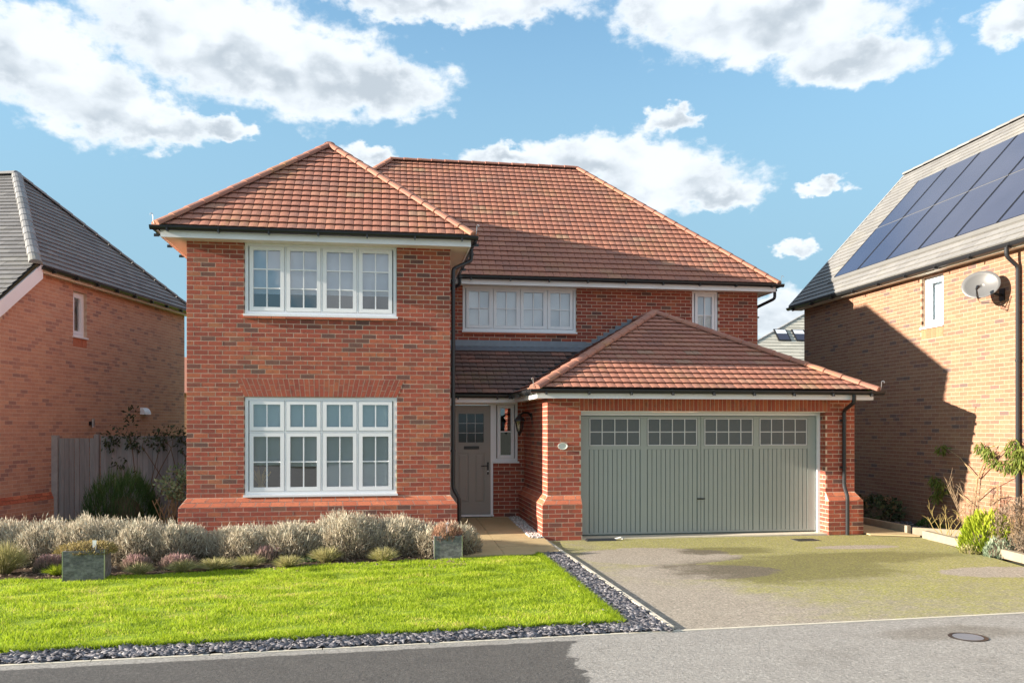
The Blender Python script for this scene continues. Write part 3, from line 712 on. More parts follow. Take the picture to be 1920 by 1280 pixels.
# chamfered plinth course, two rows of cant bricks
def cant(fr, u0, u1, e0, e1, parent):
    for r in range(2):
        na, nb = D * (1 - r / 2), D * (.5 - r / 2); za, zb = .6 + .075 * r + .005, .675 + .075 * r - .005
        a0, a1, b0, b1 = u0 - na * e0, u1 + na * e1, u0 - nb * e0, u1 + nb * e1
        n = max(1, round((u1 - u0) / .225)); sh = .5 * (r % 2)
        cuts = [0] + [(k + sh) / n for k in range(1 - (r % 2), n)] + [1]
        cuts = sorted(set(c for c in cuts if 0 <= c <= 1))
        for k in range(len(cuts) - 1):
            s, e = cuts[k], cuts[k + 1]; g = .0065 / (u1 - u0)
            L = lambda t, lo, hi: lo + (hi - lo) * t
            sA, eA, sB, eB = L(s + g, a0, a1), L(e - g, a0, a1), L(s + g, b0, b1), L(e - g, b0, b1); mb = MB()
            mb.hexa([fr.p(sA, na + .004, za), fr.p(eA, na + .004, za), fr.p(eA, -.05, za), fr.p(sA, -.05, za), fr.p(sB, nb + .004, zb), fr.p(eB, nb + .004, zb), fr.p(eB, -.05, zb), fr.p(sB, -.05, zb)], random.random())
            obj('plinth_brick', mb, 'cant_brick', parent)
    mb = MB(); mb.hexa([fr.p(u0 - D * e0, D - .003, .6), fr.p(u1 + D * e1, D - .003, .6), fr.p(u1 + D * e1, -.06, .6), fr.p(u0 - D * e0, -.06, .6), fr.p(u0, -.002, .752), fr.p(u1, -.002, .752), fr.p(u1, -.06, .752), fr.p(u0, -.06, .752)])
    obj('mortar_fillet', mb, 'mortar', parent)
cant(F_bay, 0, W, 1, 1, w_bay); cant(F_bayr, 0, 2.0, 1, 0, w_bay); cant(F_garl, 0, PY - GY, 0, 1, w_gl)
cant(F_gar, GX0, OP0, 1, 0, w_gf); cant(F_gar, OP1, GX1, 0, 1, w_gf); cant(F_garr, 0, 3.9, 1, 0, w_gf)
# flat gauged arch over the ground-floor window
nv = 33
for k in range(nv):
    t0, t1 = (k + .07) / nv, (k + .93) / nv; xb = lambda t: .9 + 2.475 * t; xt = lambda t: .77 + 2.735 * t
    cut = .36 if k % 2 else .66
    for (s0, s1) in ((.0, cut - .015), (cut + .015, 1.0)):
        z0, z1 = 2.403 + .292 * s0, 2.403 + .292 * s1; L = lambda t, s: xb(t) + (xt(t) - xb(t)) * s; n = .004; mb = MB()
        mb.hexa([F_bay.p(L(t0, s0), n, z0), F_bay.p(L(t1, s0), n, z0), F_bay.p(L(t1, s0), -.06, z0), F_bay.p(L(t0, s0), -.06, z0), F_bay.p(L(t0, s1), n, z1), F_bay.p(L(t1, s1), n, z1), F_bay.p(L(t1, s1), -.06, z1), F_bay.p(L(t0, s1), -.06, z1)], random.uniform(.25, .75))
        obj('arch_brick', mb, 'brick', w_bay)
k = 0; x = OP0 - .015
while x < OP1 + .08:
    obj('soldier_brick', F_gar.box(MB(), x, min(x + .065, OP1 + .085), -.06, .004, 2.18, 2.395, random.uniform(.45, .85)), 'brick', w_gf); x += .075
obj('lintel', F_gar.box(MB(), OP0, OP1, -.10, -.006, 2.165, 2.175), 'cream_upvc', w_gf)
# windows
wu = window(house, F_bay, .905, 3.37, 3.755, 4.93, 4, [1], [(2, 3)], blind=.30, rec=.03)
wl = window(house, F_bay, .905, 3.37, .79, 2.395, 4, [.345, .655], [(2, 1), (2, 2)], blind=.05, blinds=[.30, .285, .03, .03], blind_mat='blind_grey', rec=.03)
wm = window(house, F_main, 4.825, 7.295, 3.965, 4.93, 4, [1], [(2, 2)], blind=.0, rec=.03)
ws = window(house, F_main, 9.935, 10.535, 3.86, 4.93, 1, [1], [(2, 2)], blind=.0, rec=.03)
obj('head_trim', F_bay.box(MB(), .9, 3.375, -.05, -.012, 4.931, 4.95), 'cream_upvc', wu); obj('head_trim', F_main.box(MB(), 4.82, 7.3, -.05, -.012, 4.931, 4.95), 'cream_upvc', wm)
for i in range(11):
    obj('sill_tile', F_bay.box(MB(), .885 + i * .2275, .885 + i * .2275 + .222, -.04, .04, 3.682, 3.716, random.random()), 'cant_brick', wu)
    obj('sill_tile', F_main.box(MB(), 4.805 + i * .228, 4.805 + i * .228 + .223, -.04, .04, 3.888, 3.926, random.random()), 'cant_brick', wm)
# dried stems in a vase inside the left lower light
pv = thing('dried_arrangement', (1.12, .35, .80), 'golden dried stems standing inside the lower left pane of the ground floor window', 'dried flowers')
mb = MB()
for k in range(26):
    a = random.uniform(-.9, .9); h = random.uniform(.22, .46); mb.tube([(1.12, .35, .82), (1.12 + a * h * .25, .35 + random.uniform(-.04, .04), .82 + h * .6), (1.12 + a * h * .55, .35, .82 + h)], [.003, .006, .012], 5)
obj('stems', mb, 'pampas', pv); obj('vase', MB().lathe([(.05, 0), (.07, .06), (.05, .13), (.035, .16)], (1.12, .35, .80), 10), 'pampas', pv)
obj('window_board', MB().box((.9, .12, .74), (3.37, .5, .795)), 'white_upvc', wl)
# front door with side light
door = obj('front_door', F_door.box(MB(), 4.33, 5.225, -.10, -.045, .20, 2.33), 'taupe', house)
fd = MB(); F_door.box(fd, 4.275, 4.33, -.11, -.02, .17, 2.4); F_door.box(fd, 5.225, 5.285, -.11, -.02, .17, 2.335); F_door.box(fd, 4.33, 5.285, -.11, -.02, 2.335, 2.4); F_door.box(fd, 4.33, 5.285, -.11, .02, .165, .195)
obj('door_frame', fd, 'white_upvc', door)
for (a, b) in ((4.33, 4.575), (5.11, 5.225)): obj('stile', F_door.box(MB(), a, b, -.045, -.028, .21, 2.32), 'taupe', door)
for (a, b) in ((.21, .43), (1.40, 1.585), (2.185, 2.32)): obj('rail', F_door.box(MB(), 4.575, 5.11, -.045, -.028, a, b), 'taupe', door)
obj('stile', F_door.box(MB(), 4.795, 4.905, -.045, -.028, .43, 1.40), 'taupe', door)
for (a, b) in ((4.60, 4.77), (4.93, 5.09)):
    mb = MB(); F_door.box(mb, a, b, -.045, -.040, .455, 1.375); q = [F_door.p(a + .03, -.034, .485), F_door.p(b - .03, -.034, .485), F_door.p(b - .03, -.034, 1.345), F_door.p(a + .03, -.034, 1.345)]
    p_ = [F_door.p(a, -.040, .455), F_door.p(b, -.040, .455), F_door.p(b, -.040, 1.375), F_door.p(a, -.040, 1.375)]
    mb.poly(q)
    for i in range(4): mb.poly([p_[i], p_[(i + 1) % 4], q[(i + 1) % 4], q[i]])
    obj('door_panel', mb, 'taupe', door)
bd = MB()
for (a, b, c, d) in ((4.575, 5.11, 1.585, 1.605), (4.575, 5.11, 2.165, 2.185), (4.575, 4.595, 1.605, 2.165), (5.09, 5.11, 1.605, 2.165)): F_door.box(bd, a, b, -.045, -.018, c, d)
obj('glazing_bead', bd, 'taupe', door)
for i in range(3):
    for j in range(3):
        a, c = 4.595 + i * .165, 1.605 + j * .1867; mb = MB(); s = random.gauss(0, .001)
        mb.poly([F_door.p(a + .003, -.040 + s, c + .003), F_door.p(a + .162, -.040 - s, c + .003), F_door.p(a + .162, -.040 - s, c + .1837), F_door.p(a + .003, -.040 + s, c + .1837)]); obj('pane', mb, 'dark_pane', door)
lb = MB()
for i in (1, 2): F_door.box(lb, 4.595 + i * .165 - .004, 4.595 + i * .165 + .004, -.045, -.037, 1.605, 2.165)
for j in (1, 2): F_door.box(lb, 4.595, 5.09, -.045, -.0375, 1.605 + j * .1867 - .004, 1.605 + j * .1867 + .004)
obj('lead_cames', lb, 'grey_trim', door)
obj('letter_plate', F_door.box(MB(), 4.70, 5.00, -.028, -.012, 1.475, 1.535), 'black_metal', door)
hd = MB(); F_door.box(hd, 5.155, 5.19, -.028, -.012, .98, 1.22); hd.tube([F_door.p(5.172, -.03, 1.15), F_door.p(5.172, .03, 1.15), F_door.p(5.03, .03, 1.145)], .009, 8)
obj('door_handle', hd, 'black_metal', door); obj('keyhole', MB().tube([F_door.p(5.172, -.013, 1.045), F_door.p(5.172, -.004, 1.045)], .014, 10), 'steel', door)
window(house, F_door, 5.285, 5.765, 1.235, 2.395, 1, [1], [(1, 2)], blind=None, rec=.03, glass='glass', name='side_light', label='narrow white framed light beside the front door')
# garage door
gd = obj('garage_door', F_gar.box(MB(), 6.50, 10.86, -.29, -.235, .03, 2.12), 'sage_dark', house)
jm = MB(); F_gar.box(jm, 10.86, 10.915, -.30, -.18, 0, 2.165); F_gar.box(jm, 6.4625, 6.50, -.30, -.2, 0, 2.165); F_gar.box(jm, 6.50, 10.86, -.30, -.18, 2.105, 2.165)
obj('door_frame', jm, 'white_upvc', gd)
LX = [(6.665, 7.57), (7.705, 8.61), (8.745, 9.65), (9.775, 10.68)]
for (a, b) in ((6.515, 6.655), (7.58, 7.695), (8.62, 8.675), (8.685, 8.735), (9.66, 9.765), (10.69, 10.845)): obj('stile', F_gar.box(MB(), a, b, -.235, -.217, .05, 2.09), 'sage', gd)
for (a, b) in LX:
    for (c, d) in ((2.06, 2.09), (1.515, 1.575), (.05, .075)): obj('rail', F_gar.box(MB(), a - .01, b + .01, -.235, -.2185, c, d), 'sage', gd)
    n = 11; bw = (b - a) / n
    for i in range(n): obj('board', F_gar.box(MB(), a + i * bw + .006, a + (i + 1) * bw - .006, -.235, -.221 + random.uniform(-.0005, .0005), .077, 1.512), 'sage', gd)
    fr_ = MB(); c, d = 1.578, 2.057; t = .017
    F_gar.box(fr_, a, b, -.235, -.212, c, c + t); F_gar.box(fr_, a, b, -.235, -.212, d - t, d); F_gar.box(fr_, a, a + t, -.235, -.212, c + t, d - t); F_gar.box(fr_, b - t, b, -.235, -.212, c + t, d - t)
    for i in (1, 2, 3): x = a + (b - a) * i / 4; F_gar.box(fr_, x - t / 2, x + t / 2, -.235, -.214, c + t, d - t)
    F_gar.box(fr_, a + t, b - t, -.235, -.215, (c + d) / 2 - t / 2, (c + d) / 2 + t / 2); obj('glazing_bar', fr_, 'grey_trim', gd)
    for i in range(4):
        for j in range(2):
            mb = MB(); x0, x1 = a + (b - a) * i / 4 + .004, a + (b - a) * (i + 1) / 4 - .004; z0, z1 = c + (d - c) * j / 2 + .004, c + (d - c) * (j + 1) / 2 - .004
            mb.poly([F_gar.p(x0, -.225, z0), F_gar.p(x1, -.225, z0), F_gar.p(x1, -.225, z1), F_gar.p(x0, -.225, z1)]); obj('pane', mb, 'frosted', gd)
hg = MB(); F_gar.box(hg, 8.63, 8.72, -.22, -.207, .63, .655); hg.tube([F_gar.p(8.6, -.2, .645), F_gar.p(8.75, -.2, .645)], .011, 8); obj('door_handle', hg, 'black_metal', gd)
obj('threshold', MB().box((6.47, GY - .08, -.02), (10.91, GY + .3, .022)), 'concrete', gd)
# roofs
def roof(name, slopes, mat='deck', extra=None):
    mb = MB()
    for (O, U, V, pg) in slopes:
        O, U, V = Vector(O), Vector(U), Vector(V).normalized(); N = U.cross(V)
        mb.poly([O + U * a + V * b - N * .02 for (a, b) in pg])
    for e in (extra or []): mb.poly(e)
    return obj(name, mb, mat, house)
RT = red_tile()
hw, rs = 2.465, 2.18; Ls = math.hypot(hw, rs); ZE = 5.06
bay_sl = [((-.33, -.38, ZE), (1, 0, 0), (0, hw, rs), [(0, 0), (2 * hw, 0), (hw, Ls)]),
          ((-.33, 5.6, ZE), (0, -1, 0), (hw, 0, rs), [(0, 0), (5.98, 0), (5.98 - hw, Ls), (0, Ls)]),
          ((4.60, -.38, ZE), (0, 1, 0), (-hw, 0, rs), [(0, 0), (5.98, 0), (5.98, Ls), (hw, Ls)])]
bay_roof = roof('bay_roof', bay_sl)
mh, mr = 3.66, 3.47; Lm = math.hypot(mh, mr); XR = 11.74
main_sl = [((-.33, 3.22, ZE), (1, 0, 0), (0, mh, mr), [(0, 0), (XR + .33, 0), (XR + .33 - mh, Lm), (mh, Lm)]),
           ((XR, 3.22, ZE), (0, 1, 0), (-mh, 0, mr), [(0, 0), (2 * mh, 0), (mh, Lm)]),
           ((-.33, 3.22 + 2 * mh, ZE), (0, -1, 0), (mh, 0, mr), [(0, 0), (2 * mh, 0), (mh, Lm)])]
main_roof = roof('main_roof', main_sl, extra=[[(-.33, 10.54, ZE), (XR, 10.54, ZE), (XR - mh, 6.88, ZE + mr), (-.33 + mh, 6.88, ZE + mr)]])
gh, grr = 2.995, 1.68; Lg = math.hypot(gh, grr); ZG = 2.53
gar_sl = [((5.63, -.74, ZG), (1, 0, 0), (0, gh, grr), [(0, 0), (2 * gh, 0), (gh, Lg)]),
          ((5.63, 3.6, ZG), (0, -1, 0), (gh, 0, grr), [(0, 0), (4.34, 0), (4.34 - gh, Lg), (0, Lg)]),
          ((11.62, -.74, ZG), (0, 1, 0), (-gh, 0, grr), [(0, 0), (4.34, 0), (4.34, Lg), (gh, Lg)])]
gar_roof = roof('garage_roof', gar_sl)
pl = math.hypot(1.9, 1.9 * grr / gh)
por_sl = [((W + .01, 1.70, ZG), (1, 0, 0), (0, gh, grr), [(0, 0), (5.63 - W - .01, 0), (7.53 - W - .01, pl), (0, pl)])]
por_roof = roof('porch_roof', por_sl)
for rf, sls in ((bay_roof, bay_sl), (main_roof, main_sl), (gar_roof, gar_sl), (por_roof, por_sl)):
    for (O, U, V, pg) in sls: lay_tiles(TL, 't', RT, rf, O, U, V, pg, .300, .195, (lambda tn, u, v: .12 * tn * tn) if rf is por_roof else None)  # porch tiles darker: algae stains plus their shade put into the tone
ax = -.33 + hw; ay = -.38 + hw; az_ = ZE + rs
for rf, a, b in ((bay_roof, (-.36, -.41, ZE + .01), (ax, ay, az_ + .02)), (bay_roof, (4.63, -.41, ZE + .01), (ax, ay, az_ + .02)), (bay_roof, (ax, ay, az_ + .02), (ax, 5.45, az_ + .02)),
                 (main_roof, (XR + .03, 3.19, ZE + .01), (XR - mh, 6.88, ZE + mr + .02)), (main_roof, (-.33 + mh, 6.88, ZE + mr + .02), (XR - mh, 6.88, ZE + mr + .02)),
                 (main_roof, (.9, 4.45, ZE + 1.17), (-.33 + mh, 6.88, ZE + mr + .02)),
                 (gar_roof, (5.60, -.77, ZG + .01), (5.63 + gh, -.74 + gh, ZG + grr + .02)), (gar_roof, (11.65, -.77, ZG + .01), (5.63 + gh, -.74 + gh, ZG + grr + .02)), (gar_roof, (5.63 + gh, -.74 + gh, ZG + grr + .02), (5.63 + gh, 3.6, ZG + grr + .02))):
    hip_line(rf, a, b, 'hip_red')
for rf, p, d in ((bay_roof, (-.36, -.41, ZE + .02), (-1, -1, 0)), (bay_roof, (4.63, -.41, ZE + .02), (1, -1, 0)), (main_roof, (XR + .03, 3.19, ZE + .02), (1, -1, 0)), (gar_roof, (5.60, -.77, ZG + .02), (-1, -1, 0)), (gar_roof, (11.65, -.77, ZG + .02), (1, -1, 0))): hip_iron(rf, p, d)
# fascias and soffits
def eaves(x0, x1, y0, y1, z0, z1, n):
    obj('fascia', MB().box((x0, y0, z0), (x1, y1, z1)), 'white_upvc', n)
fz0, fz1 = 4.895, 5.03
eaves(-.32, 4.59, -.345, -.325, fz0, fz1, bay_roof); eaves(-.32, -.30, -.325, 3.6, fz0, fz1, bay_roof); eaves(4.57, 4.59, -.325, 3.26, fz0, fz1, bay_roof)
eaves(4.592, XR - .01, 3.24, 3.26, fz0, fz1, main_roof); eaves(XR - .03, XR - .01, 3.26, 10.5, fz0, fz1, main_roof)
obj('soffit', MB().box((-.30, -.325, 4.915), (4.57, .06, 4.93)), 'cream_upvc', bay_roof); obj('soffit', MB().box((-.30, .06, 4.915), (.03, 4.0, 4.93)), 'cream_upvc', bay_roof); obj('soffit', MB().box((W - .03, .06, 4.915), (4.57, 3.26, 4.93)), 'cream_upvc', bay_roof)
obj('soffit', MB().box((4.60, 3.26, 4.915), (XR - .03, MY + .05, 4.93)), 'cream_upvc', main_roof); obj('soffit', MB().box((GX1 - .03, MY + .05, 4.915), (XR - .03, 10.4, 4.93)), 'cream_upvc', main_roof)
fz0, fz1 = 2.375, 2.50
eaves(5.64, 11.61, -.705, -.685, fz0, fz1, gar_roof); eaves(5.64, 5.66, -.685, 1.73, fz0, fz1, gar_roof); eaves(11.59, 11.61, -.685, 3.6, fz0, fz1, gar_roof); eaves(W + .01, 5.64, 1.73, 1.75, fz0, fz1, por_roof)
obj('soffit', MB().box((5.66, -.685, 2.39), (11.59, GY + .05, 2.402)), 'cream_upvc', gar_roof); obj('soffit', MB().box((5.66, GY + .05, 2.39), (GX0 + .03, 1.75, 2.402)), 'cream_upvc', gar_roof)
obj('soffit', MB().box((11.44, GY + .05, 2.39), (11.59, 3.6, 2.402)), 'cream_upvc', gar_roof); obj('soffit', MB().box((W + .01, 1.751, 2.39), (GX0 + .03, PY + .03, 2.402)), 'cream_upvc', por_roof)
gutter(house, (-.46, -.415, 5.045), (4.70, -.415, 5.045), (0, 1, 0)); gutter(house, (-.40, -.35, 5.045), (-.40, 3.6, 5.045), (1, 0, 0)); gutter(house, (4.655, -.35, 5.045), (4.655, 3.15, 5.045), (-1, 0, 0))
gutter(house, (4.66, 3.175, 5.045), (11.88, 3.175, 5.045), (0, 1, 0)); gutter(house, (11.81, 3.24, 5.045), (11.81, 10.4, 5.045), (-1, 0, 0))
gutter(house, (5.52, -.775, 2.515), (11.76, -.775, 2.515), (0, 1, 0), step=.75); gutter(house, (5.57, -.71, 2.515), (5.57, 1.66, 2.515), (1, 0, 0)); gutter(house, (W + .01, 1.66, 2.515), (5.56, 1.66, 2.515), (0, 1, 0)); gutter(house, (11.69, -.71, 2.515), (11.69, 3.5, 2.515), (-1, 0, 0))
def downpipe(pts, clips, root=house, r=.034, mat='black_plastic'):
    q = []
    for i, p in enumerate(pts):                      # soften the bends
        p = Vector(p)
        if 0 < i < len(pts) - 1:
            a = (Vector(pts[i - 1]) - p).normalized() * .045; b = (Vector(pts[i + 1]) - p).normalized() * .045; q += [p + a, p + (a + b) * .25, p + b]
        else: q.append(p)
    d = obj('downpipe', MB().tube(q, r, 12), mat, root, smooth=False)
    for (x, y, z, sx, sy) in clips:
        mb = MB(); mb.tube([(x, y, z - .02), (x, y, z + .02)], r + .007, 12); mb.box((x - .05 + sx * .02, y - .012 + sy * .04, z - .015), (x + .05 + sx * .02, y + .012 + sy * .04, z + .015)); obj('pipe_clip', mb, mat, d)
downpipe([(4.655, .25, 5.0), (4.655, .25, 4.78), (4.33, .07, 4.60), (4.33, .07, .86), (4.43, .07, .68), (4.43, .07, .06)], [(4.33, .07, 4.4, -1, 0), (4.33, .07, 2.9, -1, 0), (4.33, .07, 1.5, -1, 0)])
downpipe([(4.72, 3.175, 5.0), (4.72, 3.175, 4.86), (4.5, 3.3, 4.78), (4.33, 3.1, 4.70), (4.33, 3.1, 3.7)], [])
downpipe([(11.205, -.775, 2.48), (11.205, -.775, 2.33), (11.245, GY - .05, 2.20), (11.245, GY - .05, .85), (11.245, GY - D - .05, .68), (11.245, GY - D - .05, .0)], [(11.245, GY - .05, 2.02, -.6, 1), (11.245, GY - .05, 1.19, -.6, 1)])
downpipe([(11.81, 3.45, 5.0), (11.81, 3.45, 4.78), (11.53, 3.8, 4.62), (11.53, 3.8, .1)], [(11.53, 3.8, 4.4, 1, 0)])
# lead: apron over the porch roof, stepped flashing and valley beside the garage roof
fl = MB(); zt = ZG + 1.9 * grr / gh
fl.box((W + .01, MY - .018, zt - .02), (7.52, MY - .005, zt + .165))
fl.hexa([(W + .01, MY - .22, zt - .075), (7.33, MY - .22, zt - .075), (7.5, MY - .01, zt + .03), (W + .01, MY - .01, zt + .03), (W + .01, MY - .22, zt - .068), (7.33, MY - .22, zt - .068), (7.5, MY - .01, zt + .045), (W + .01, MY - .01, zt + .045)])
obj('lead_apron', fl, 'lead', por_roof)
for i in range(9):
    x0 = 7.50 + i * .1337; z0 = ZG + (x0 - 5.63) * grr / gh
    obj('step_flashing', MB().box((x0, MY - .016 - .002 * (i % 2), z0 - .03), (x0 + .155, MY - .004, z0 + .165)), 'lead', gar_roof)
vy = MB(); s = grr / gh; a0, a1 = Vector((5.60, 1.67, ZG + .02)), Vector((7.53, 3.6, ZG + 1.9 * s + .05)); wv = Vector((.07, -.07, 0))
vy.poly([a0 - wv + Vector((0, 0, .02)), a0 + Vector((0, 0, .0)), a1, a1 - wv + Vector((0, 0, .02))]); vy.poly([a0, a0 + wv + Vector((0, 0, .02)), a1 + wv + Vector((0, 0, .02)), a1])
obj('valley_lining', vy, 'black_plastic', por_roof)
B.finish(BSH, house); TL.finish({'t': RT}, house)

# ---- things fixed to the house
lamp = thing('wall_lantern', (5.88, 1.25, 2.1), 'black metal lantern on the brick wall beside the front door', 'lantern')
mb = MB(); mb.tube([(5.885, 1.15, 2.10), (5.865, 1.15, 2.10)], .07, 10); mb.tube([(5.87, 1.15, 2.12), (5.80, 1.1, 2.17), (5.70, 1.03, 2.17), (5.635, .98, 2.12)], [.03, .022, .018, .02], 8); obj('bracket', mb, 'black_metal', lamp)
c = (5.62, .965, 1.80); obj('lantern_glass', MB().lathe([(.045, .03), (.085, .22)], c, 6), 'glass_grey', lamp)
mb = MB()
for k in range(6):
    th = 2 * math.pi * (k + .5) / 6; mb.tube([(c[0] + .047 * math.cos(th), c[1] + .047 * math.sin(th), c[2] + .03), (c[0] + .088 * math.cos(th), c[1] + .088 * math.sin(th), c[2] + .22)], .006, 5)
obj('lantern_frame', mb, 'black_metal', lamp); obj('lantern_cap', MB().lathe([(.115, .215), (.11, .235), (.05, .30), (.03, .32), (.012, .35)], c, 6), 'black_metal', lamp); obj('lantern_base', MB().lathe([(.008, -.06), (.02, -.03), (.05, .02), (.05, .035)], c, 6), 'black_metal', lamp)
obj('bulb', MB().lathe([(.012, .05), (.024, .09), (.02, .15)], c, 8), 'grey_trim', lamp)
mb = MB(); ring = []
for (sx_, sz_, n) in ((.085, .06, .004), (.085, .06, .016), (.072, .047, .016), (.068, .043, .010)): ring.append([F_gar.p(6.148 + sx_ * math.cos(2 * math.pi * k / 28), n, 1.58 + sz_ * math.sin(2 * math.pi * k / 28)) for k in range(28)])
for i in range(3):
    for k in range(28): mb.poly([ring[i][k], ring[i][(k + 1) % 28], ring[i + 1][(k + 1) % 28], ring[i + 1][k]])
mb.poly(ring[3]); tag(obj('house_number_plaque', mb, 'ceramic'), 'small oval pale ceramic plaque on the brick pier left of the garage door', 'plaque')
dg = thing('drain_grate', (10.2, -1.0, 0), 'small dark metal drain grate in the drive near the right of the garage door', 'drain')
mb = MB(); obj('grate_frame', mb.box((9.98, -1.13, -.02), (10.40, -.87, .006)), 'cast_iron', dg)
for i in range(9): obj('grate_bar', MB().box((10.0 + i * .0435, -1.11, .006), (10.0 + i * .0435 + .022, -.89, .011)), 'black_metal', dg)
rp = thing('rubber_mat', (6.75, -.6, 0), 'black rubber strip lying on the drive at the left foot of the garage door', 'mat')
obj('strip', MB().hexa([(6.50, -.62, .0), (7.02, -.60, .0), (7.02, -.46, .0), (6.50, -.46, .0), (6.52, -.60, .03), (7.0, -.58, .03), (7.0, -.47, .03), (6.52, -.47, .03)]), 'black_plastic', rp)
obj('end_loop', MB().tube([(7.0, -.52, .02), (7.10, -.56, .05), (7.16, -.55, .03), (7.14, -.50, .012)], .012, 6), 'grey_trim', rp)
cv = thing('stop_tap_cover', (8.38, -7.37, 0), 'round grey metal access cover set in the footway at lower right', 'access cover')
obj('cover_ring', MB().lathe([(.165, -.03), (.165, .001), (.135, .002), (.135, -.002)], (8.38, -7.37, 0), 24), 'black_metal', cv); obj('cover_plate', MB().lathe([(.128, -.03), (.128, .0015), (.0, .002)], (8.38, -7.37, 0), 24), 'lead', cv)

# ================================================================== NEIGHBOUR ON THE RIGHT
NX = 13.57; NY0, NY1 = -5.5, 5.44
nr = thing('neighbouring_house', (16.5, 0, 0), 'buff brick house with grey tiled roof and solar panels on the right', 'house', 'houses next door')
NB = Pieces('brick', 'brickwork', 'brick_buff'); NT_ = Pieces('roof_tile', 'roof_tiling', 'tile_pale')
F_nr = Frame((NX, NY1), (0, -1), (-1, 0)); yu = lambda y: NY1 - y
nw = (yu(.80), yu(.15), 3.84, 4.82)
wr = obj('wall', wall_sheet(F_nr, 0, NY1 - NY0, 0, 4.86, [nw]), 'mortar_pale', nr)
lay_bricks(F_nr, NB, wr, 0, NY1 - NY0, 0, 4.875, [nw, (yu(.80), yu(.15), 3.6, 3.84)], dark=.05)
obj('rear_wall', MB().box((NX + .1, NY1 - .1, 0), (19.6, NY1, 4.9)), 'brick_far', nr); obj('front_wall', MB().box((NX + .1, NY0, 0), (19.6, NY0 + .1, 4.9)), 'brick_far', nr)
obj('gable_wall', MB().hexa([(NX, NY1 - .1, 4.86), (19.6, NY1 - .1, 4.86), (19.6, NY1, 4.86), (NX, NY1, 4.86), (16.55, NY1 - .1, 8.2), (16.6, NY1 - .1, 8.2), (16.6, NY1, 8.2), (16.55, NY1, 8.2)]), 'brick_far', nr)
obj('gable_wall', MB().hexa([(NX, NY0, 4.86), (19.6, NY0, 4.86), (19.6, NY0 + .1, 4.86), (NX, NY0 + .1, 4.86), (16.55, NY0, 8.2), (16.6, NY0, 8.2), (16.6, NY0 + .1, 8.2), (16.55, NY0 + .1, 8.2)]), 'brick_far', nr)
x = nw[0]
while x < nw[1] - .02: obj('soldier_brick', F_nr.box(MB(), x, min(x + .065, nw[1]), -.05, .004, 3.615, 3.80, random.uniform(.4, .9)), 'cant_brick', wr); x += .075
window(nr, F_nr, nw[0], nw[1], 3.845, 4.815, 1, [1], [(1, 1)], blind=.02, rec=.09, blind_mat='blind_grey', fw=.06)
for i in range(17): pass
ra, rb = Vector((13.33, 5.75, 4.945)), Vector((16.583, 5.75, 8.474)); sl = (rb - ra); Lr = sl.length; slu = sl.normalized()
YF = -6.0
nroof = MB(); Nn = Vector((0, -1, 0)).cross(slu)
nroof.poly([ra - Nn * .02, Vector((ra.x, YF, ra.z)) - Nn * .02, Vector((rb.x, YF, rb.z)) - Nn * .02, rb - Nn * .02])
nroof.poly([(rb.x, 5.75, rb.z - .02), (rb.x, YF, rb.z - .02), (19.9, YF, 4.93), (19.9, 5.75, 4.93)])
nro = obj('roof', nroof, 'deck_grey', nr)
FT = flat_tile(.33, .23)
lay_tiles(NT_, 't', FT, nro, ra, (0, -1, 0), slu, [(0, 0), (5.75 - YF, 0), (5.75 - YF, Lr), (0, Lr)], .33, .165)
hip_line(nro, (rb.x, 5.78, rb.z - .01), (rb.x, YF, rb.z - .01), 'tile_pale', .11, .42, 'ridge_tile')
obj('verge', MB().hexa([ra + Vector((0, .0, -.06)), ra + Vector((0, .05, -.06)), rb + Vector((0, .05, -.06)), rb + Vector((0, 0, -.06)), ra + Vector((0, -.02, .05)), ra + Vector((0, .05, .05)), rb + Vector((0, .05, .05)), rb + Vector((0, -.02, .05))]), 'hip_grey', nro)
obj('fascia', MB().box((NX - .19, YF + .1, 4.84), (NX - .165, 5.72, 4.93)), 'cream_upvc', nro); obj('soffit', MB().box((NX - .165, YF + .1, 4.852), (NX + .05, 5.70, 4.866)), 'cream_upvc', nro)
gutter(nr, (NX - .25, YF + .1, 4.915), (NX - .25, 5.80, 4.915), (1, 0, 0), step=.95)
downpipe([(NX - .25, -1.78, 4.88), (NX - .25, -1.78, 4.72), (NX - .06, -1.80, 4.55), (NX - .06, -1.80, .1)], [(NX - .06, -1.8, 3.0, 1, 0), (NX - .06, -1.8, 1.6, 1, 0)], nr)
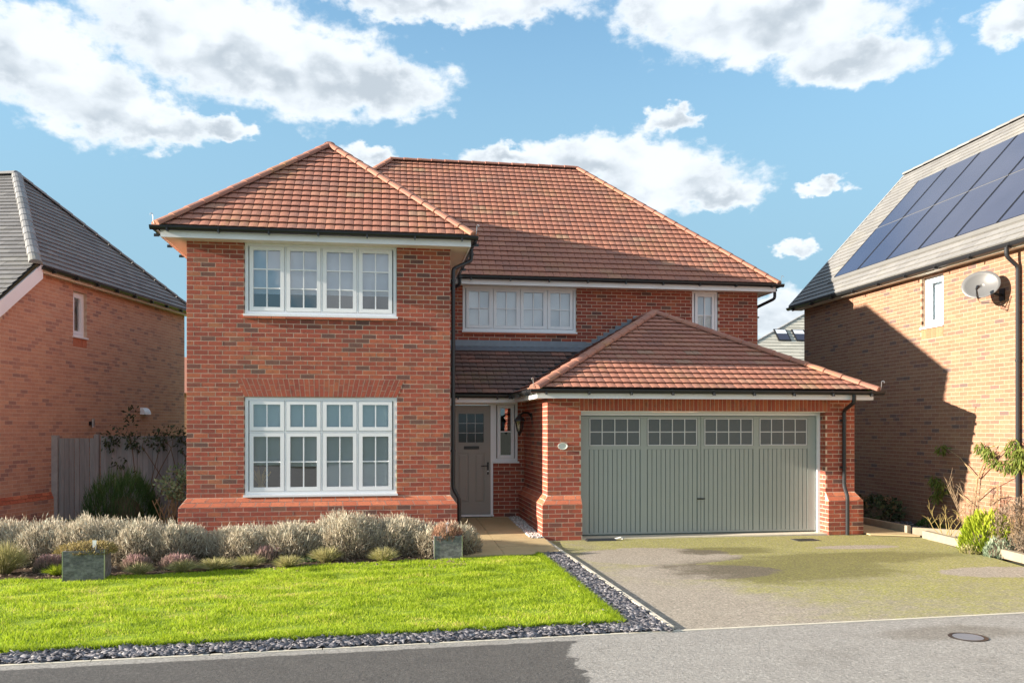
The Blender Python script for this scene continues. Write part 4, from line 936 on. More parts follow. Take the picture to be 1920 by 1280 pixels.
for i, (ya, yb) in enumerate(zip([4.33, 3.30, 2.21, 1.12, .03, -1.06, -2.15, -3.24], [3.32, 2.23, 1.14, .05, -1.04, -2.13, -3.22, -4.31])):
    for j, (va, vb) in enumerate(((.66, 2.27), (2.31, 3.90))):
        q = lambda y, v, n: Vector((ra.x, y, ra.z)) + slu * v + Nn * n
        pnl = obj('solar_panel', MB().hexa([q(ya, va, .0), q(yb, va, .0), q(yb, vb, .0), q(ya, vb, .0), q(ya, va, .058), q(yb, va, .058), q(yb, vb, .058), q(ya, vb, .058)]), 'solar', nro)
        w_ = .018
        for (y0, y1, v0, v1) in ((ya, ya - w_, va, vb), (yb + w_, yb, va, vb)): obj('panel_frame', MB().hexa([q(y0, v0, .03), q(y1, v0, .03), q(y1, v1, .03), q(y0, v1, .03), q(y0, v0, .064), q(y1, v0, .064), q(y1, v1, .064), q(y0, v1, .064)]), 'black_metal', pnl)
    q = lambda y, v, n: Vector((ra.x, y, ra.z)) + slu * v + Nn * n
    obj('panel_strip', MB().hexa([q(ya, 2.272, .02), q(yb, 2.272, .02), q(yb, 2.308, .02), q(ya, 2.308, .02), q(ya, 2.272, .055), q(yb, 2.272, .055), q(yb, 2.308, .055), q(ya, 2.308, .055)]), 'dish_grey', nro)
q = lambda y, v, n: Vector((ra.x, y, ra.z)) + slu * v + Nn * n
obj('solar_flashing', MB().hexa([q(4.45, .50, .02), q(-4.4, .50, .02), q(-4.4, .65, .02), q(4.45, .65, .02), q(4.45, .50, .05), q(-4.4, .50, .05), q(-4.4, .65, .05), q(4.45, .65, .05)]), 'deck_pale', nro)
NB.finish(BSH, nr); NT_.finish({'t': FT}, nr)
# satellite dish on that wall
dish = thing('satellite_dish', (13.55, -1.35, 4.2), 'grey oval satellite dish on the sunlit buff brick wall beside the drainpipe', 'satellite dish')
dc = Vector((13.22, -1.32, 4.30)); dn = Vector((-.72, -.62, .30)).normalized(); da = dn.cross(Vector((0, 0, 1))).normalized(); db = da.cross(dn).normalized()
mb = MB(); rings = []
for i in range(6):
    rr = i / 5; rings.append([dc + da * (.30 * rr * math.cos(2 * math.pi * k / 28)) + db * (.25 * rr * math.sin(2 * math.pi * k / 28)) + dn * (.07 * rr * rr) for k in range(28)])
mb.v = [tuple(p) for rg in rings for p in rg]
for i in range(5):
    for k in range(28): mb.f.append((i * 28 + k, i * 28 + (k + 1) % 28, (i + 1) * 28 + (k + 1) % 28, (i + 1) * 28 + k)); mb.t.append(.5)
o = obj('reflector', mb, 'dish_grey', dish, smooth=True); md = o.modifiers.new('thick', 'SOLIDIFY'); md.thickness = .008
lnb = dc + dn * .34 - db * .20
obj('feed_arm', MB().tube([dc - db * .24 + dn * .05, dc - db * .30 + dn * .15, lnb], .012, 6), 'black_metal', dish); obj('feed_horn', MB().tube([lnb - dn * .02, lnb + Vector((.07, .05, .04))], [.02, .032], 8), 'black_metal', dish)
obj('wall_bracket', MB().tube([dc - dn * .02, dc - dn * .12, (13.48, -1.38, 4.15), (13.57, -1.38, 4.15)], .022, 8).box((13.55, -1.44, 4.05), (13.572, -1.32, 4.25)), 'black_metal', dish)
obj('cable', MB().tube([lnb, lnb - Vector((0, 0, .12)), lnb + Vector((.06, .02, -.2)), dc - db * .3, (13.5, -1.4, 4.0), (13.555, -1.5, 3.85), (13.555, -1.6, 4.1)], .005, 5), 'black_metal', dish)

# ================================================================== NEIGHBOUR ON THE LEFT
LA = Vector((-3.82, 2.64)); LD = Vector((.2140, .9768)); LN = Vector((.9768, -.2140))
nl = thing('neighbouring_house', (-8, 5, 0), 'orange brick house with dark grey hipped roof standing left of the fence', 'house', 'houses next door')
LB = Pieces('brick', 'brickwork', 'brick_orange'); LT = Pieces('roof_tile', 'roof_tiling', 'tile_grey')
F_nl = Frame(tuple(LA), tuple(LD), tuple(LN)); PT = .882   # roof slope rise per metre
W0, W1 = -2.6, 7.39
lw = (2.175, 2.68, 3.84, 4.80)
lo_ = lambda z: 1.10 - (5.0 - z) / PT if z > 1.8 else -2.6
mb = MB(); us = [W0, -1.5, -.6, -.04, .5, 1.1, 2.175]
for i in range(6):
    a, b = us[i], us[i + 1]; za, zb = min(4.98, 5.0 + (a - 1.1) * PT), min(4.98, 5.0 + (b - 1.1) * PT)
    mb.hexa([F_nl.p(a, 0, 0), F_nl.p(b, 0, 0), F_nl.p(b, -.1, 0), F_nl.p(a, -.1, 0), F_nl.p(a, 0, za), F_nl.p(b, 0, zb), F_nl.p(b, -.1, zb), F_nl.p(a, -.1, za)])
w2 = wall_sheet(F_nl, 2.175, W1, 0, 4.98, [lw]); bb = len(mb.v); mb.v += w2.v; mb.f += [tuple(bb + k for k in f) for f in w2.f]; mb.t += w2.t
wl_ = obj('wall', mb, 'mortar_warm', nl)
lay_bricks(F_nl, LB, wl_, W0, W1, .6, 4.95, [lw, (lw[0], lw[1], 3.6, 3.84)], lo=lambda z: max(W0, 1.14 - (5.0 - z) / PT), dark=.04)
lay_bricks(Frame(tuple(LA + LN * .05), tuple(LD), tuple(LN)), LB, wl_, W0, W1, 0, .45, dark=.1)
obj('plinth', F_nl.box(MB(), W0, W1, -.05, .05, 0, .45), 'mortar_warm', wl_)
for r in range(2):
    for i in range(44):
        u = W0 + i * .225 + .11 * r; na, nb = .05 - .025 * r, .025 - .025 * r; za = .45 + .075 * r + .004; zb = za + .067; mb = MB()
        if u + .21 > W1: continue
        mb.hexa([F_nl.p(u, na + .004, za), F_nl.p(u + .217, na + .004, za), F_nl.p(u + .217, -.04, za), F_nl.p(u, -.04, za), F_nl.p(u, nb + .004, zb), F_nl.p(u + .217, nb + .004, zb), F_nl.p(u + .217, -.04, zb), F_nl.p(u, -.04, zb)], random.random()); obj('plinth_brick', mb, 'cant_brick', wl_)
x = lw[0]
while x < lw[1] - .02: obj('soldier_brick', F_nl.box(MB(), x, min(x + .065, lw[1]), -.05, .004, 3.615, 3.80, random.uniform(.3, .8)), 'cant_brick', wl_); x += .075
window(nl, F_nl, lw[0], lw[1], 3.845, 4.795, 1, [1], [(1, 1)], blind=.0, blind_mat='blind_grey', rec=.07, fw=.055)
bk = MB(); F_nl.box(bk, W1 - .1, W1, -7, -.1, 0, 4.98); obj('rear_wall', bk, 'brick_far', nl); fk = MB(); F_nl.box(fk, W0, W0 + .1, -7, -.1, 0, 1.7); obj('front_wall', fk, 'brick_far', nl)
# hip end facing us, front slope running down as a catslide
P3 = lambda u, n, z: F_nl.p(u, n, z)
e0, e1, eo = .62, 7.72, .18; hh = (e1 - e0) / 2; ZL = 5.07; apu = e0 + hh; apn = eo - 2.78; apz = 7.88
Vh = Vector(P3(0, -(eo - apn), apz - ZL)) - Vector(P3(0, 0, 0)); Lh = Vh.length
endsl = (P3(e0, eo, ZL), F_nl.U, Vh, [(0, 0), (e1 - e0, 0), (hh, Lh)])
Vf = Vector(P3(hh, 0, apz - ZL)) - Vector(P3(0, 0, 0)); Lf = Vf.length; low = 3.9
fo = P3(e0, -9.0, ZL) - Vf.normalized() * low                                     # lower edge of the catslide
frsl = (fo, F_nl.N, Vf, [(0, 0), (9.0 + eo, 0), (9.0 + eo, low), (9.0 + apn, low + Lf), (0, low + Lf)])
mb = MB()
for (O, U, V, pg) in (endsl, frsl):
    V = V.normalized(); N = U.cross(V); mb.poly([O + U * a + V * b - N * .02 for (a, b) in pg])
bz = P3(apu, apn, apz); mb.poly([bz, P3(apu, -9, apz), P3(e1, -9, ZL), P3(e1, eo, ZL)])
lro = obj('roof', mb, 'deck_grey', nl)
for sl_i in (endsl, frsl): lay_tiles(LT, 't', FT, lro, *sl_i, .33, .18)
hip_line(lro, P3(e0 - .02, eo + .02, ZL + .01), P3(apu, apn, apz + .03), 'hip_grey', .115, .36); hip_line(lro, P3(e1, eo, ZL + .01), P3(apu, apn, apz + .03), 'hip_grey', .10, .36); hip_line(lro, P3(apu, apn, apz + .03), P3(apu, -9, apz + .03), 'hip_grey', .12, .42, 'ridge_tile')
mb = MB(); dn_ = -Vf.normalized(); s0, s1 = P3(e0 + .25, eo + .0, ZL + .02), P3(e0, eo, ZL) + dn_ * low
for (n0_, n1_) in ((-.03, .0),):
    o1 = F_nl.N * n0_; o2 = F_nl.N * n1_; dz = Vector((0, 0, -.27)); tz = Vector((0, 0, .03))
    mb.hexa([s0 + o2 + dz, s1 + o2 + dz, s1 + o1 + dz, s0 + o1 + dz, s0 + o2 + tz, s1 + o2 + tz, s1 + o1 + tz, s0 + o1 + tz])
obj('bargeboard', mb, 'white_upvc', lro)
fs = MB(); F_nl.box(fs, e0 + .26, e1 - .1, eo - .05, eo - .025, 4.94, 5.04); obj('fascia', fs, 'cream_upvc', lro); sf = MB(); F_nl.box(sf, e0 + .4, e1 - .1, -.02, eo - .05, 4.955, 4.968); obj('soffit', sf, 'cream_upvc', lro)
gutter(nl, P3(e0 + .2, eo + .03, 5.045), P3(e1, eo + .03, 5.045), tuple(-F_nl.N), step=.8)
vt = MB(); q0 = [P3(4.98, .0, 2.20), P3(5.28, .0, 2.20)]
for k in range(6):
    th = math.pi / 2 * k / 6; th2 = math.pi / 2 * (k + 1) / 6
    vt.poly([P3(4.98, .13 * math.cos(th), 2.22 + .17 * math.sin(th)), P3(5.28, .13 * math.cos(th), 2.22 + .17 * math.sin(th)), P3(5.28, .13 * math.cos(th2), 2.22 + .17 * math.sin(th2)), P3(4.98, .13 * math.cos(th2), 2.22 + .17 * math.sin(th2))])
for u in (4.98, 5.28): vt.poly([P3(u, 0, 2.22)] + [P3(u, .13 * math.cos(math.pi / 2 * k / 6), 2.22 + .17 * math.sin(math.pi / 2 * k / 6)) for k in range(7)])
obj('vent_cowl', vt, 'white_upvc', nl)
LB.finish(BSH, nl); LT.finish({'t': FT}, nl)
wlt = thing('wall_light', tuple(P3(2.80, .05, 1.95)), 'small metal wall light on the orange brick wall above the fence', 'wall light')
mb = MB(); c_ = P3(2.80, .08, 0); mb.tube([(c_.x, c_.y, 1.90), (c_.x, c_.y, 2.09)], .035, 10); obj('light_tube', mb, 'steel', wlt); mb = MB(); F_nl.box(mb, 2.76, 2.84, .0, .05, 1.95, 2.03); obj('light_mount', mb, 'black_metal', wlt)

# ================================================================== FAR HOUSES SEEN THROUGH THE GAPS
fh = thing('far_house', (26, 36, 0), 'distant house with pale grey slate roof and two skylights', 'house')
FTp = Pieces('roof_tile', 'roof_tiling', 'tile_far'); RO = Vector((19.0, 33.0, 4.6)); RV = Vector((0, 4.4, 4.7)); RL = RV.length
pg = [(1.67, 0), (20, 0), (20, RL), (11.4, RL)]
Nf = Vector((1, 0, 0)).cross(RV.normalized()); fro = MB(); fro.poly([RO + Vector((1, 0, 0)) * a + RV.normalized() * b - Nf * .02 for a, b in pg]); fro = obj('roof', fro, 'deck_grey', fh)
lay_tiles(FTp, 't', flat_tile(.6, .42, .05), fro, RO, (1, 0, 0), RV, pg, .6, .30); FTp.finish({'t': flat_tile(.6, .42, .05)}, fh, 120)
hip_line(fro, RO + Vector((1.67, 0, .02)), RO + Vector((11.4, 0, 0)) + RV.normalized() * RL, 'hip_grey', .1, .45)
obj('wall', MB().box((21.6, 33.4, 0), (39, 42, 4.7)), 'brick_far', fh)
for u0 in (8.75, 9.95):
    q = lambda u, v, n: RO + Vector((u, 0, 0)) + RV.normalized() * v + Nf * n
    sk_ = obj('skylight', MB().hexa([q(u0, 3.75, 0), q(u0 + .85, 3.75, 0), q(u0 + .85, 4.85, 0), q(u0, 4.85, 0), q(u0, 3.75, .1), q(u0 + .85, 3.75, .1), q(u0 + .85, 4.85, .1), q(u0, 4.85, .1)]), 'black_metal', fh)
    obj('pane', MB().poly([q(u0 + .08, 3.83, .105), q(u0 + .77, 3.83, .105), q(u0 + .77, 4.77, .105), q(u0 + .08, 4.77, .105)]), 'solar', sk_)
    obj('skylight_blind', MB().poly([q(u0 + .08, 4.4, .11), q(u0 + .77, 4.4, .11), q(u0 + .77, 4.77, .11), q(u0 + .08, 4.77, .11)]), 'blind', sk_)
# a red-roofed house end glimpsed between the two left-hand houses
fg = thing('far_house', (-2.5, 24, 0), 'sliver of a distant red brick house seen in the gap left of the bay', 'house')
obj('wall', MB().box((-6, 24, 0), (2, 30, 3.4)), 'brick_far', fg)
obj('roof', MB().hexa([(-6.2, 23.7, 3.4), (2.2, 23.7, 3.4), (2.2, 30.3, 3.4), (-6.2, 30.3, 3.4), (-6.2, 26.9, 5.2), (2.2, 26.9, 5.2), (2.2, 27.1, 5.2), (-6.2, 27.1, 5.2)]), 'hip_red', fg)

# ================================================================== FENCE, GATE, TIMBER EDGING
fen = thing('garden_fence', (-1.3, 4.1, 0), 'weathered grey close-boarded fence between the two houses', 'fence')
def fboard(name, x, w, z1, par, y=4.10):
    t = random.random(); lean = random.uniform(-.004, .004); y += random.uniform(-.006, .006)
    obj(name, MB().hexa([(x, y, .02), (x + w, y - .012, .02), (x + w, y + .01, .02), (x, y + .018, .02), (x + lean, y, z1), (x + w + lean, y - .012, z1), (x + w + lean, y + .01, z1), (x + lean, y + .018, z1)], t), 'fence_wood', par)
x = -2.60
while x < -.06: fboard('fence_board', x, min(.118, -.02 - x), 1.72 + random.uniform(-.008, .008), fen); x += .1
for xx in (-2.66, -.1): obj('fence_post', MB().box((xx - .045, 4.03, 0), (xx + .045, 4.12, 1.76)), 'fence_wood', fen)
for z in (.35, 1.0, 1.6): obj('fence_rail', MB().box((-2.6, 4.13, z), (-.05, 4.17, z + .09)), 'fence_wood', fen)
gt = thing('garden_gate', (-3.1, 4.1, 0), 'grey boarded side gate against the orange brick wall', 'gate')
obj('gate_post', MB().box((-3.52, 4.02, 0), (-3.40, 4.14, 1.74)), 'timber_grey', gt)
for i in range(7): fboard('gate_board', -3.385 + i * .097, .093, 1.68, gt, 4.08)
for z in (.3, 1.0, 1.5): obj('ledge', MB().box((-3.38, 4.105, z), (-2.72, 4.14, z + .09)), 'timber_grey', gt)
def sleeper(pts, w, h, label):
    root = thing('timber_edging', (pts[0][0], pts[0][1], 0), label, 'edging', 'timber edging boards'); k = 0
    for (a, b) in zip(pts[:-1], pts[1:]):
        a, b = Vector((*a, 0)), Vector((*b, 0)); L = (b - a).length; d = (b - a) / L; n = Vector((-d.y, d.x, 0)) * w; m = max(1, round(L / 1.8))
        for i in range(m):
            s, e = a + d * (L * i / m), a + d * (L * (i + 1) / m - .006); z = random.uniform(-.004, .004)
            obj('sleeper', MB().hexa([s, e, e + n, s + n, s + Vector((0, 0, h + z)), e + Vector((0, 0, h + z)), e + n + Vector((0, 0, h + z)), s + n + Vector((0, 0, h + z))]), 'timber_pale', root)
sleeper([(12.30, -1.05), (11.95, -3.75), (11.30, -6.65)][::-1], -.10, .13, 'pale timber sleepers along the right edge of the mossy drive')
sleeper([(12.36, 5.8), (12.36, -.55)], .07, .15, 'timber board beside the narrow path right of the garage')
sleeper([(12.42, -.62), (13.3, -1.35)], -.08, .13, 'short timber board crossing the bed beside the bare shrubs')

# ================================================================== PLANTS
def blades(n, base, tip, width, tones, name, mat, parent=None, kind=None, quad=False):
    """thin leaf blades from base to tip (n,3)"""
    d = tip - base; r = rng.normal(size=(n, 3)); s = np.cross(d, r); s /= np.linalg.norm(s, axis=1)[:, None] + 1e-9; s *= (width / 2)[:, None]
    if quad:
        mid = base + d * .55; V = np.stack([base, mid + s, tip, mid - s], 1).reshape(-1, 3); F = np.arange(4 * n).reshape(n, 4)
    else:
        V = np.stack([base - s, base + s, tip], 1).reshape(-1, 3); F = np.arange(3 * n).reshape(n, 3)
    return np_mesh(name, V, F, tones, mat, parent, kind)
def dome_points(n, c, r, h, lo=-.05, jitter=.06):
    th = rng.uniform(0, 2 * np.pi, n); u = rng.uniform(lo, 1, n); rr = np.sqrt(np.clip(1 - u ** 2.6, 0, 1)) if lo > -.5 else np.sqrt(np.clip(1 - u * u, 0, 1)); rr = np.nan_to_num(rr, nan=1.0); k = 1 + .08 * np.sin(3 * th + c[0] * 5) + .06 * np.sin(5 * th + 1 + c[1] * 3) + .05 * np.sin(11 * th + 9 * u) + rng.normal(0, jitter, n)
    N = np.stack([rr * np.cos(th), rr * np.sin(th), u], 1)
    P = np.array(c) + N * np.stack([r[0] * k, r[1] * k, h * k], 1)
    P[:, 2] = np.maximum(P[:, 2], .02)
    return P, N, u
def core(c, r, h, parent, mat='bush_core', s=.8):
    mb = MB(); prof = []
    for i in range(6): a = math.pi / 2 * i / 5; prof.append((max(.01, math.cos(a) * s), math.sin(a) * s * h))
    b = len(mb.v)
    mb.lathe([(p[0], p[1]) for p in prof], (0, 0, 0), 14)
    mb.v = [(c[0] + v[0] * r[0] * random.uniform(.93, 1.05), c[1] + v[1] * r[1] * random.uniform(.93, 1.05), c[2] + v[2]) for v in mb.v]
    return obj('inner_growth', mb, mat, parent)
LAVG = 'lavender bushes under the bay window'
LAV = [(-2.40, -1.30, .56, .62, .55, 'silvery lavender bush at the far left edge of the bed'), (-1.72, -1.35, .58, .66, .53, 'silvery lavender bush behind the tussock left of the larger slate planter'),
       (-1.02, -1.42, .56, .66, .57, 'silvery lavender bush directly behind the planter with golden sedum'), (-.40, -1.45, .52, .62, .59, 'tall grey lavender bush right of the golden sedum planter'),
       (.18, -1.40, .44, .58, .48, 'dark-sided lavender bush beside the left corner of the bay'), (1.10, -1.40, .50, .60, .42, 'low rounded beige lavender bush left of the bay window centre'),
       (1.83, -1.35, .52, .62, .47, 'beige lavender bush behind the pink heather under the bay window'), (2.60, -1.25, .54, .66, .56, 'tallest beige lavender bush below the middle of the bay window'),
       (3.30, -1.30, .52, .64, .52, 'beige lavender bush below the right end of the bay window'), (3.86, -1.40, .42, .56, .45, 'beige lavender bush just left of the smaller slate planter'),
       (4.26, -1.62, .30, .38, .44, 'small lavender bush spilling onto the path behind the smaller planter')]
for (x, y, rx, ry, h, lab) in LAV:
    h *= random.uniform(.84, .95); rx *= random.uniform(1.0, 1.18); y += random.uniform(-.08, .08)
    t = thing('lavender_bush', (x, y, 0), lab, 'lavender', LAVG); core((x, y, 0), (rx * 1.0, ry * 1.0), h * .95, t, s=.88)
    n = int(8200 * rx * ry / .3); P, N, u = dome_points(n, (x, y, 0), (rx, ry), h)
    up = np.array([0, 0, 1.0]); d = N * .75 + up * .5 + rng.normal(0, .38, (n, 3)); d /= np.linalg.norm(d, axis=1)[:, None]
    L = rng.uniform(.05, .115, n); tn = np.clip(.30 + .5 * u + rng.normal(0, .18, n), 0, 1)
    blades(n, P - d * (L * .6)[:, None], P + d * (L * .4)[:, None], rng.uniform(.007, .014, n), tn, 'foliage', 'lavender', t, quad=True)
    m = n // 12; P, N, u = dome_points(m, (x, y, 0), (rx * 1.04, ry * 1.04), h * 1.02, .2); d = N * .6 + up * .7 + rng.normal(0, .4, (m, 3)); d /= np.linalg.norm(d, axis=1)[:, None]
    blades(m, P - d * .05, P + d * rng.uniform(.03, .09, m)[:, None], rng.uniform(.006, .011, m), np.clip(rng.normal(.8, .15, m), 0, 1), 'flower_spikes', 'lavender', t, kind='stuff', quad=True)
def small_plant(name, x, y, r, h, mat, n, lab, cat, group=None, z=0.0, up=.8, L=(.05, .1), wd=(.006, .012), base=.15, slope=.7, ry=None, cr=.75):
    t = thing(name, (x, y, z), lab, cat, group); 
    if cr: core((x, y, z), (r, ry or r), h, t, s=cr)
    P, N, u = dome_points(n, (x, y, z), (r, ry or r), h); P[:, 2] = np.maximum(P[:, 2], z + .01)
    d = N * .6 + np.array([0, 0, up]) + rng.normal(0, .25, (n, 3)); d /= np.linalg.norm(d, axis=1)[:, None]; l = rng.uniform(*L, n)
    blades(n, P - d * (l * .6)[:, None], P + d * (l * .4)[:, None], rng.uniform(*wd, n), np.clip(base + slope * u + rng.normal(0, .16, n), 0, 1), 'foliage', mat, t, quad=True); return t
HG = 'pink heathers along the bed'
for (x, y, r, h, lab) in ((-1.22, -2.35, .22, .24, 'pink heather left of the golden sedum planter'), (-.10, -2.45, .20, .22, 'brownish pink heather right of the golden sedum planter'),
                          (.40, -2.38, .27, .21, 'mauve pink heather mound in the middle of the left bed'), (1.52, -1.95, .24, .24, 'pink heather in front of the beige lavender under the bay window')):
    small_plant('heather', x, y, r * .85, h * .8, 'heather', 1300, lab, 'heather', HG, wd=(.008, .014))
TG = 'grass tussocks along the lawn edge'
def tussock(x, y, r, h, mat, n, lab):
    t = thing('grass_tussock', (x, y, 0), lab, 'grass tussock', TG); th = rng.uniform(0, 2 * np.pi, n); rr = r * .25 * np.sqrt(rng.uniform(0, 1, n)); b = np.stack([x + rr * np.cos(th), y + rr * np.sin(th), np.full(n, .01)], 1)
    a = rng.uniform(.1, 1.0, n); l = h * rng.uniform(.6, 1.15, n); tip = b + np.stack([np.cos(th) * r * a, np.sin(th) * r * a, l * (1 - .55 * a * a)], 1)
    mid = (b + tip) / 2 + np.array([0, 0, 1]) * (l * .12)[:, None]; tn = np.clip(rng.normal(.5, .25, n), 0, 1)
    blades(n, b, mid, rng.uniform(.004, .008, n), tn, 'leaf_bases', mat, t); blades(n, mid - (mid - b) * .1, tip, rng.uniform(.004, .008, n), tn, 'leaf_tips', mat, t)
tussock(-1.70, -2.55, .34, .42, 'straw', 1300, 'tall straw-green grass tussock at the left edge of the bed'); tussock(-.98, -2.75, .18, .14, 'lime_leaf', 350, 'small yellow-green tussock left of the golden sedum planter')
tussock(-.78, -2.55, .15, .17, 'silver_leaf', 350, 'small blue-green tuft touching the golden sedum planter'); tussock(.05, -2.85, .20, .16, 'straw', 500, 'low pale tuft right of the golden sedum planter')
tussock(.55, -2.75, .22, .16, 'straw', 600, 'low buff tuft in front of the mauve heather'); tussock(.95, -2.62, .30, .16, 'straw', 800, 'wide dry buff tussock between the two heathers')
tussock(1.35, -2.45, .24, .17, 'straw', 600, 'dry tuft just right of the wide buff tussock'); tussock(1.88, -2.55, .24, .16, 'straw', 700, 'rounded pale green tussock below the left part of the bay window'); tussock(2.35, -2.2, .26, .22, 'straw', 800, 'upright straw tussock against the tallest lavender'); tussock(3.15, -2.25, .24, .20, 'straw', 600, 'pale tussock left of the smaller slate planter')
small_plant('low_creeper', .85, -1.55, .35, .10, 'dark_leaf', 900, 'low dark green creeper between the two runs of lavender', 'creeper', wd=(.012, .03), L=(.02, .04))
small_plant('low_creeper', 2.15, -1.98, .22, .07, 'green_leaf', 400, 'small green creeper at the foot of the tallest lavender', 'creeper', wd=(.012, .03), L=(.02, .04))
# slate planters
def planter(x, y, w, dpt, h, rot, lab):
    t = thing('slate_planter', (x, y, 0), lab, 'planter', 'slate planters on the lawn edge'); Mx = Matrix.Translation((x, y, .01)) @ Matrix.Rotation(rot, 4, 'Z')
    def slab(a, b): 
        mb = MB().box(a, b); mb.v = [tuple(Mx @ Vector(v)) for v in mb.v]; return mb
    k = .03
    for a, b in (((0, 0, 0), (w, k, h)), ((0, dpt - k, 0), (w, dpt, h)), ((0, k, 0), (k, dpt - k, h - .003)), ((w - k, k, 0), (w, dpt - k, h - .003))): obj('slab', slab(a, b), 'planter_slate', t)
    for a in ((-.004, -.004), (w - .006, -.004)): obj('corner_strip', slab((a[0], a[1], 0), (a[0] + .010, a[1] + .012, h + .002)), 'steel', t)
    obj('compost', slab((k, k, 0), (w - k, dpt - k, h - .03)), 'soil', t); return t, Mx
planter(-.72, -3.30, .47, .44, .37, R(7), 'square slate planter holding golden sedum at the left of the lawn'); planter(3.87, -2.22, .40, .38, .33, R(0), 'smaller slate planter holding rust red heather beside the path')
small_plant('sedum', -.50, -3.03, .33, .13, 'sedum', 2600, 'golden sedum overflowing the left slate planter', 'sedum', z=.33, L=(.02, .05), wd=(.008, .016), up=.3, slope=.5, base=.3, ry=.27)
small_plant('planter_heather', 4.06, -2.03, .20, .22, 'rust', 1500, 'rust red heather growing in the smaller slate planter by the path', 'heather', z=.28, wd=(.006, .012), cr=.6)
for (x, y, z, lab) in ((-.40, -3.20, .34, 'white plant tag standing in the golden sedum planter'), (4.05, -2.10, .36, 'white plant tag standing in the rust red heather planter')):
    tg = MB().hexa([(x, y, z), (x + .035, y, z), (x + .035, y + .004, z), (x, y + .004, z), (x - .008, y, z + .16), (x + .04, y, z + .16), (x + .04, y + .004, z + .16), (x - .008, y + .004, z + .16)]); tag(obj('plant_tag', tg, 'white_upvc'), lab, 'plant tag', 'white plant tags')
# shrubs by the fence
def leafball(n, c, r, size, name, mat, par, tones=(.45, .25), flat=.5, drop=0.0, asp=2.2, jitter=.2, lo=-.6):
    P, N, u = dome_points(n, (0, 0, 0), (1, 1), 1, lo=lo, jitter=jitter); raw = rng.uniform(.45, 1, n)[:, None]
    th = rng.uniform(0, 2 * np.pi, n); uu = rng.uniform(-1, 1, n); q = np.sqrt(1 - uu * uu); N = np.stack([q * np.cos(th), q * np.sin(th), uu], 1); P = np.array(c) + N * raw * np.array(r)
    d = N * .6 + rng.normal(0, .6, (n, 3)) + np.array([0, 0, flat - drop]); d /= np.linalg.norm(d, axis=1)[:, None]; L = size * rng.uniform(.6, 1.3, n)
    return blades(n, P, P + d * L[:, None], L / asp, np.clip(rng.normal(tones[0], tones[1], n), 0, 1), name, mat, par, quad=True)
t = thing('green_shrub', (-1.68, 2.5, 0), 'feathery dark green shrub in front of the fence', 'shrub'); core((-1.68, 2.5, 0), (.5, .42), .75, t, s=.8)
P, N, u = dome_points(4200, (-1.68, 2.5, .05), (.64, .5), .92); d = N * .35 + np.array([.1, 0, .9]) + rng.normal(0, .2, P.shape); d /= np.linalg.norm(d, axis=1)[:, None]
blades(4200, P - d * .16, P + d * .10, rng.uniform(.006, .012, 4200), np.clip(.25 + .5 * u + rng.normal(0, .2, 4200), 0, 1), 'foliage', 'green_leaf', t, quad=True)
def twigs(c, n, h, spread, r, mb, fork=2, lean=(0, 0)):
    tips = []
    for i in range(n):
        a = random.uniform(0, 6.28); k = random.uniform(.25, 1) * spread; hh = h * random.uniform(.6, 1.05)
        p0 = Vector(c) + Vector((random.uniform(-.06, .06), random.uniform(-.06, .06), 0)); p2 = p0 + Vector((math.cos(a) * k + lean[0], math.sin(a) * k * .6 + lean[1], hh)); p1 = p0.lerp(p2, .5) + Vector((random.uniform(-.06, .06), random.uniform(-.05, .05), .02 * hh))
        mb.tube([p0, p1, p2], [r, r * .75, r * .4], 5, random.random(), caps=False); tips.append(p2)
        for j in range(fork):
            q0 = p1.lerp(p2, random.uniform(0, .8)); q1 = q0 + Vector((random.uniform(-1, 1) * .22 * h, random.uniform(-1, 1) * .15 * h, random.uniform(.1, .3) * h)); mb.tube([q0, q0.lerp(q1, .5) + Vector((.01, 0, .02)), q1], [r * .55, r * .45, r * .25], 4, random.random(), caps=False); tips.append(q1)
    return tips
t = thing('rose_bush', (-.62, 1.35, 0), 'rose bush with pale green leaves and bare tan stems beside the bay', 'rose bush'); mb = MB(); tips = twigs((-.62, 1.35, 0), 9, .62, .28, .014, mb, 1); tips2 = twigs((-.55, 1.45, 0), 8, 1.15, .38, .010, mb, 3); obj('stems', mb, 'stem_tan', t)
for i, p in enumerate(tips2): leafball(22, p, (.10, .08, .09), .062, 'leaves', 'rose_leaf', t, (.6, .25), asp=1.6)
for x, y, r, h, n, lab in ((-2.05, 2.0, .35, .24, 700, 'low green ground plant at the foot of the garden gate'), (-.95, 1.7, .35, .18, 600, 'low dark ground plant under the rose bush')):
    small_plant('ground_plant', x, y, r, h, 'green_leaf', n, lab, 'plant', wd=(.02, .04), L=(.05, .09), cr=.7)
t = thing('fence_climber', (-1.6, 4.0, 0), 'dark leafed climber scrambling over the top of the fence', 'climber'); mb = MB()
for i in range(12):
    x = random.uniform(-2.5, -.3); mb.tube([(x, 3.97, .1), (x + random.uniform(-.3, .3), 3.96, .8), (x + random.uniform(-.5, .5), 3.97, 1.5), (x + random.uniform(-.6, .6), 4.0, 1.78 + random.uniform(0, .2))], [.012, .009, .007, .004], 5)
obj('stems', mb, 'stem_brown', t)
for i in range(24):
    x = random.uniform(-2.5, -.25); z = random.choice((random.uniform(1.55, 1.85), random.uniform(.8, 1.8))); leafball(34, (x, 3.97, z), (.17, .05, .16), .085, 'leaves', 'dark_leaf', t, (.5, .25), drop=.7, flat=0, asp=2.4)
for (x, z) in ((-2.0, 2.02), (-1.95, 2.2), (-.45, 1.98), (-.55, 1.85)): leafball(26, (x, 3.97, z), (.13, .05, .13), .1, 'leaves', 'dark_leaf', t, (.4, .2), drop=-.3, flat=.3, asp=2.6)
